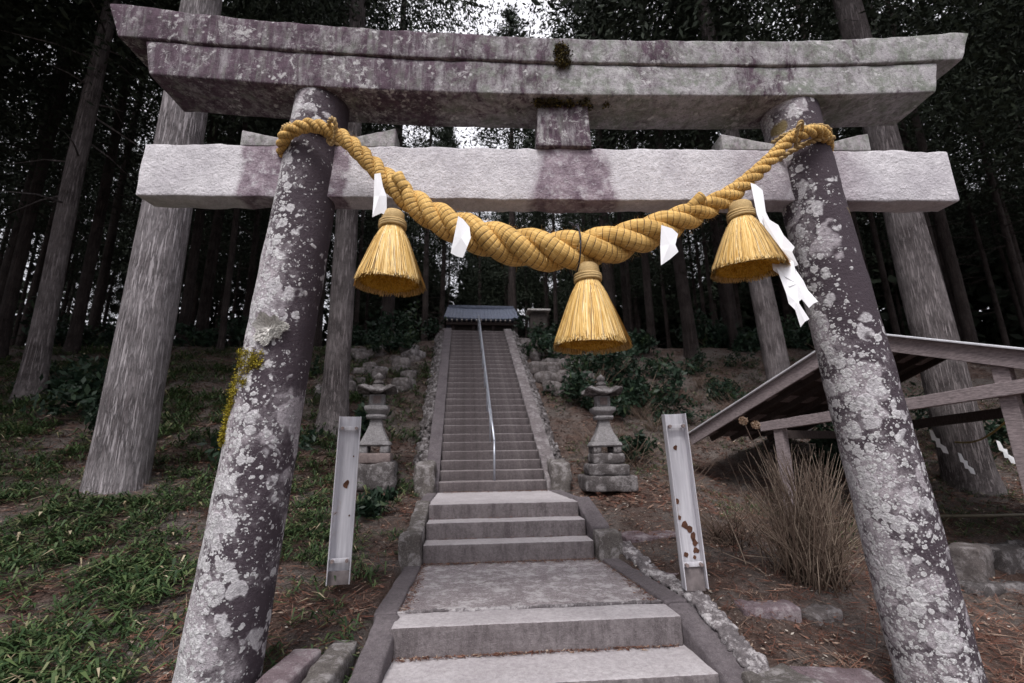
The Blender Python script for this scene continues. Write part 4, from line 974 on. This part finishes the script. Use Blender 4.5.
# ------------------------------------------------------------------ open shelter
def V3(*a): return Vector(a)
sh = thing('open_timber_shelter', 'small open timber shelter with sloping sheet metal roof at the right', 'shelter', (0,0,0))
al = R(-20); dv = Vector((math.sin(al), math.cos(al), 0)); nv = Vector((math.cos(al), -math.sin(al), 0))   # dv: away along the gable, nv: along the ridge (to the right)
Lft = V3(3.92, 8.03, .24); Pk = V3(4.91, 5.33, 1.45); Rt0 = V3(5.42, 3.92, .90); Rt = Pk+(Rt0-Pk)*1.9
def bar(name, a, b, w, h, mat, par=sh, up=Vector((0,0,1)), rough=.003):
    a = Vector(a); b = Vector(b); d = b-a; L_ = d.length; x = d.normalized(); s = x.cross(up).normalized(); u = s.cross(x)
    v, f = block((L_, w, h), bevel=.006, rough=rough, res=.15, seed=random.random()*9); m_ = (a+b)/2
    return put(name, mesh(name, [m_+x*p.x+s*p.y+u*p.z for p in v], f, mat, False), par)
dn = Vector((0,0,-.11))
RL = 2.7
for e, nm in ((Lft, 'fascia_board'), (Rt, 'fascia_board')):
    bar(nm, Pk+dn, e+dn, .035, .185, M['wood'])
    # roof sheet slope: from ridge to eave, ridge runs along nv
    x = (e-Pk); V = []; F = []; ncor = 60
    for j in range(2):
        for i in range(ncor+1):
            k = i/ncor; base = Pk+nv*(-.04+k*RL)+x*j*1.03; V.append(base+Vector((0,0,.006+.010*math.sin(i*math.pi*.5))))
    n_ = ncor+1; V += [v-Vector((0,0,.012)) for v in V]
    for i in range(ncor): F += [(i, i+1, n_+i+1, n_+i), (2*n_+i, 3*n_+i, 3*n_+i+1, 2*n_+i+1), (i, 2*n_+i, 2*n_+i+1, i+1), (n_+i, n_+i+1, 3*n_+i+1, 3*n_+i)]
    F += [(0, n_, 3*n_, 2*n_), (n_-1, 3*n_-1, 4*n_-1, 2*n_-1)]
    put('roof_sheet', mesh('roof_sheet', V, F, M['tin'], False), sh)
    bar('verge_trim', Pk+nv*-.05+Vector((0,0,-.002)), e+nv*-.05+Vector((0,0,-.002)), .05, .022, M['tin'])
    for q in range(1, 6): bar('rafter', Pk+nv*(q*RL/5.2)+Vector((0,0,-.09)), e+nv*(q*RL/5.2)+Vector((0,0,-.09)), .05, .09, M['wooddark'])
    for q in range(14):
        c0 = Pk+x*((q+.03)/14)+Vector((0,0,-.030)); c1 = Pk+x*((q+.97)/14)+Vector((0,0,-.030)); o_ = Vector((0,0,-.016)); A_ = nv*.012; B_ = nv*(RL-.06)
        Vb = [c0+A_, c0+B_, c1+B_, c1+A_]; Vb += [p+o_ for p in Vb]
        put('roof_board', mesh('roof_board', Vb, [(0,1,2,3),(7,6,5,4),(0,4,5,1),(1,5,6,2),(2,6,7,3),(3,7,4,0)], M['wood'] if q % 3 == 1 else M['wooddark'], False), sh)
nP = V3(5.34, 4.12, 0); lP = V3(4.50, 6.45, 0)
bar('post', nP+nv*.1+V3(0,0,-1.55), nP+nv*.1+V3(0,0,.80), .13, .13, M['wood'], up=dv); bar('post', lP+nv*.05+V3(0,0,-1.5), lP+nv*.05+V3(0,0,.30), .13, .13, M['wood'], up=dv)
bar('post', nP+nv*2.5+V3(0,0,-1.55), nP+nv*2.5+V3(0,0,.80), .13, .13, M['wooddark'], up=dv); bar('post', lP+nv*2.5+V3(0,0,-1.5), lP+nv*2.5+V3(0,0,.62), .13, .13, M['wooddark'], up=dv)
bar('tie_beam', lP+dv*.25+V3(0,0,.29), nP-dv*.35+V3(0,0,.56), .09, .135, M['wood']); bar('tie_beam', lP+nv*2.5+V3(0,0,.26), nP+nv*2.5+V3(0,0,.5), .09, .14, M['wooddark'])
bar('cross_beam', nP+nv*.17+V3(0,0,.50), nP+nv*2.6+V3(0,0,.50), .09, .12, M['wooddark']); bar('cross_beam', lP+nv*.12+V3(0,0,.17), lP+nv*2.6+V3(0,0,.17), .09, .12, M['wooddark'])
bar('king_post', Pk+nv*.08+V3(0,0,-1.05), Pk+nv*.08+V3(0,0,-.18), .08, .08, M['wooddark'], up=dv)
# cord and paper around the thick cedar
A = Acc(); C0 = V3(5.60, 4.25, .33); C1 = V3(7.62, 6.72, .03); A.tube([C0.lerp(C1, k/12)-V3(0,0,.12*math.sin(math.pi*k/12)) for k in range(13)], .011, 6)
tag(A.out('sagging_line', M['yellowcord']), 'thin yellow straw cord sagging from the shelter post to the cedar', 'cord')
for lb, x, y, z, s in (('white paper strip on the yellow cord, nearest the right pillar', 6.95,6.4,.05,1.0), ('white paper strip at the left side of the thick cedar foot', 7.50,6.55,-.28,.9), ('white paper strip at the right side of the thick cedar foot', 8.15,6.5,-.12,1.0)):
    v, f = poly_plate([(-.05*s,.17*s),(-.01*s,.15*s),(.0,.05*s),(.05*s,.03*s),(.04*s,-.06*s),(.10*s,-.09*s),(.11*s,-.19*s),(.05*s,-.17*s),(.03*s,-.10*s),(-.01*s,-.09*s),(-.01*s,.0),(-.05*s,.02*s)], 0, .003, .01)
    tag(put('paper_streamer', mesh('paper_streamer', v, f, M['paper'], False), None, (x, y, z), R(-30)), lb, 'paper streamer', 'paper strips near the thick cedar')
A = Acc(); A.tube([(5.9,5.75,-.90),(6.8,5.8,-.925),(8.2,5.85,-.93)], .022, 8, nz=.003); tag(A.out('bamboo_pole', M['bamboo']), 'dark horizontal pole lying along the slope behind the right pillar', 'pole')
for i in range(3): pass

# ------------------------------------------------------------------ shrine building at the top
b = thing('shrine_gate_building', 'low shrine building with blue grey tiled roof at the top of the staircase', 'shrine', (.5, 20.4, 3.6), R(1))
def bb(name, size, loc, mat, par=b, **kw): return stone(name, size, loc, mat, par, bevel=.01, rough=0, res=1.0, **kw)
V = []; F = []
nx = 44
for j, (yy, zz) in enumerate([(-1.1, 2.03), (-.4, 2.42), (.5, 3.0), (1.4, 2.42), (2.1, 2.03)]):
    for i in range(nx+1): xx = -1.75+3.4*i/nx; V.append((xx*(1-.06*(zz-2.03)), yy, zz+.03*(i % 2)+.06*(abs(xx)/1.7)**3))
for j in range(4):
    for i in range(nx): a = j*(nx+1)+i; F.append((a, a+1, a+nx+2, a+nx+1))
o = put('tiled_roof', mesh('tiled_roof', V, F, M['tile'], False), b); sm = o.modifiers.new('s', 'SOLIDIFY'); sm.thickness = .07
bb('ridge', (3.1, .2, .16), (-.05, .5, 3.05), M['tile'])
bb('wall', (2.9, 2.2, 1.9), (0, .6, .95), M['void'])
bb('eave_beam', (3.3, .1, .14), (0, -.85, 1.88), M['wooddark'])
for i in range(16): bb('rafter_end', (.05, .5, .05), (-1.6+3.2*i/15, -.85, 1.985), M['plaster'])
for x in (-1.35, -.45, .45, 1.35): bb('column', (.13, .13, 1.85), (x, -.7, .92), M['wooddark'])
b2 = thing('side_shrine_roof', 'small pale roofed outbuilding right of the shrine building at the stair top', 'outbuilding', (2.75, 18.2, 3.6))
bb('roof_slab', (.95, .9, .07), (0, 0, 2.0), M['plaster'], b2, shape=lambda p: (p.x, p.y, p.z+.25*(.5-abs(p.y)))); bb('wall', (.7, .6, 1.9), (0, 0, .95), M['void'], b2)

# ------------------------------------------------------------------ camera, light, world
yaw, pit, rol = R(5.2), R(13.4), R(.75)
F_ = Vector((math.sin(yaw)*math.cos(pit), math.cos(yaw)*math.cos(pit), math.sin(pit))); R0 = Vector((math.cos(yaw), -math.sin(yaw), 0)); U0 = R0.cross(F_)
Rv = R0*math.cos(rol)-U0*math.sin(rol); Uv = R0*math.sin(rol)+U0*math.cos(rol)
from mathutils import Matrix
cam = bpy.data.cameras.new('camera'); co = bpy.data.objects.new('camera', cam); col.objects.link(co)
co.matrix_world = Matrix((( Rv.x, Uv.x, -F_.x, 0), (Rv.y, Uv.y, -F_.y, 0), (Rv.z, Uv.z, -F_.z, 0), (0,0,0,1)))
cam.sensor_width = 36; cam.lens = 455/1024*36; cam.clip_end = 500; cam.clip_start = .05
cam.dof.use_dof = True; cam.dof.focus_distance = 2.9; cam.dof.aperture_fstop = 2.0
sc.camera = co
sd = Vector((-.22, -.56, .90)).normalized()      # towards the sun (veiled by cloud)
sun = bpy.data.lights.new('sun', 'SUN'); sun.energy = 1.5; sun.angle = R(24); sun.color = (1, .97, .95)
so = bpy.data.objects.new('sun', sun); col.objects.link(so); so.rotation_euler = sd.to_track_quat('Z', 'Y').to_euler()
w = bpy.data.worlds.new('World'); sc.world = w; w.use_nodes = True; nt = w.node_tree; bg = nt.nodes['Background']
sky = nt.nodes.new('ShaderNodeTexSky'); sky.sky_type = 'NISHITA'; sky.sun_disc = False; sky.sun_elevation = math.asin(sd.z); sky.sun_rotation = math.atan2(sd.x, sd.y); sky.air_density = 1.5; sky.dust_density = 3
hs = nt.nodes.new('ShaderNodeHueSaturation'); hs.inputs['Saturation'].default_value = .4; nt.links.new(sky.outputs[0], hs.inputs['Color'])
# unbroken cloud deck: three times brighter overhead than at the horizon, softly mottled
tc = nt.nodes.new('ShaderNodeTexCoord'); sp = nt.nodes.new('ShaderNodeSeparateXYZ'); nt.links.new(tc.outputs['Generated'], sp.inputs[0])
cr = nt.nodes.new('ShaderNodeValToRGB'); nt.links.new(sp.outputs[2], cr.inputs[0]); e = cr.color_ramp.elements; e[0].position = 0; e[0].color = (.325,.325,.355,1); e[1].position = 1; e[1].color = (.985,.965,1.03,1)
nz = nt.nodes.new('ShaderNodeTexNoise'); nz.inputs['Scale'].default_value = 2.2; nz.inputs['Detail'].default_value = 4; nt.links.new(tc.outputs['Generated'], nz.inputs['Vector'])
mr = nt.nodes.new('ShaderNodeMapRange'); mr.inputs[3].default_value = 7.0; mr.inputs[4].default_value = 11.0; nt.links.new(nz.outputs[0], mr.inputs[0])
sm_ = nt.nodes.new('ShaderNodeVectorMath'); sm_.operation = 'SCALE'; nt.links.new(cr.outputs[0], sm_.inputs[0]); nt.links.new(mr.outputs[0], sm_.inputs['Scale'])
mx = nt.nodes.new('ShaderNodeMix'); mx.data_type = 'RGBA'; mx.inputs[0].default_value = .85; nt.links.new(hs.outputs[0], mx.inputs[6]); nt.links.new(sm_.outputs[0], mx.inputs[7])
nt.links.new(mx.outputs[2], bg.inputs[0]); bg.inputs[1].default_value = .10
vs = sc.view_settings; vs.view_transform = 'Standard'; vs.look = 'None'; vs.exposure = 1.08; vs.gamma = 1; vs.use_curve_mapping = False
sc.cycles.max_bounces = 6; sc.cycles.diffuse_bounces = 3
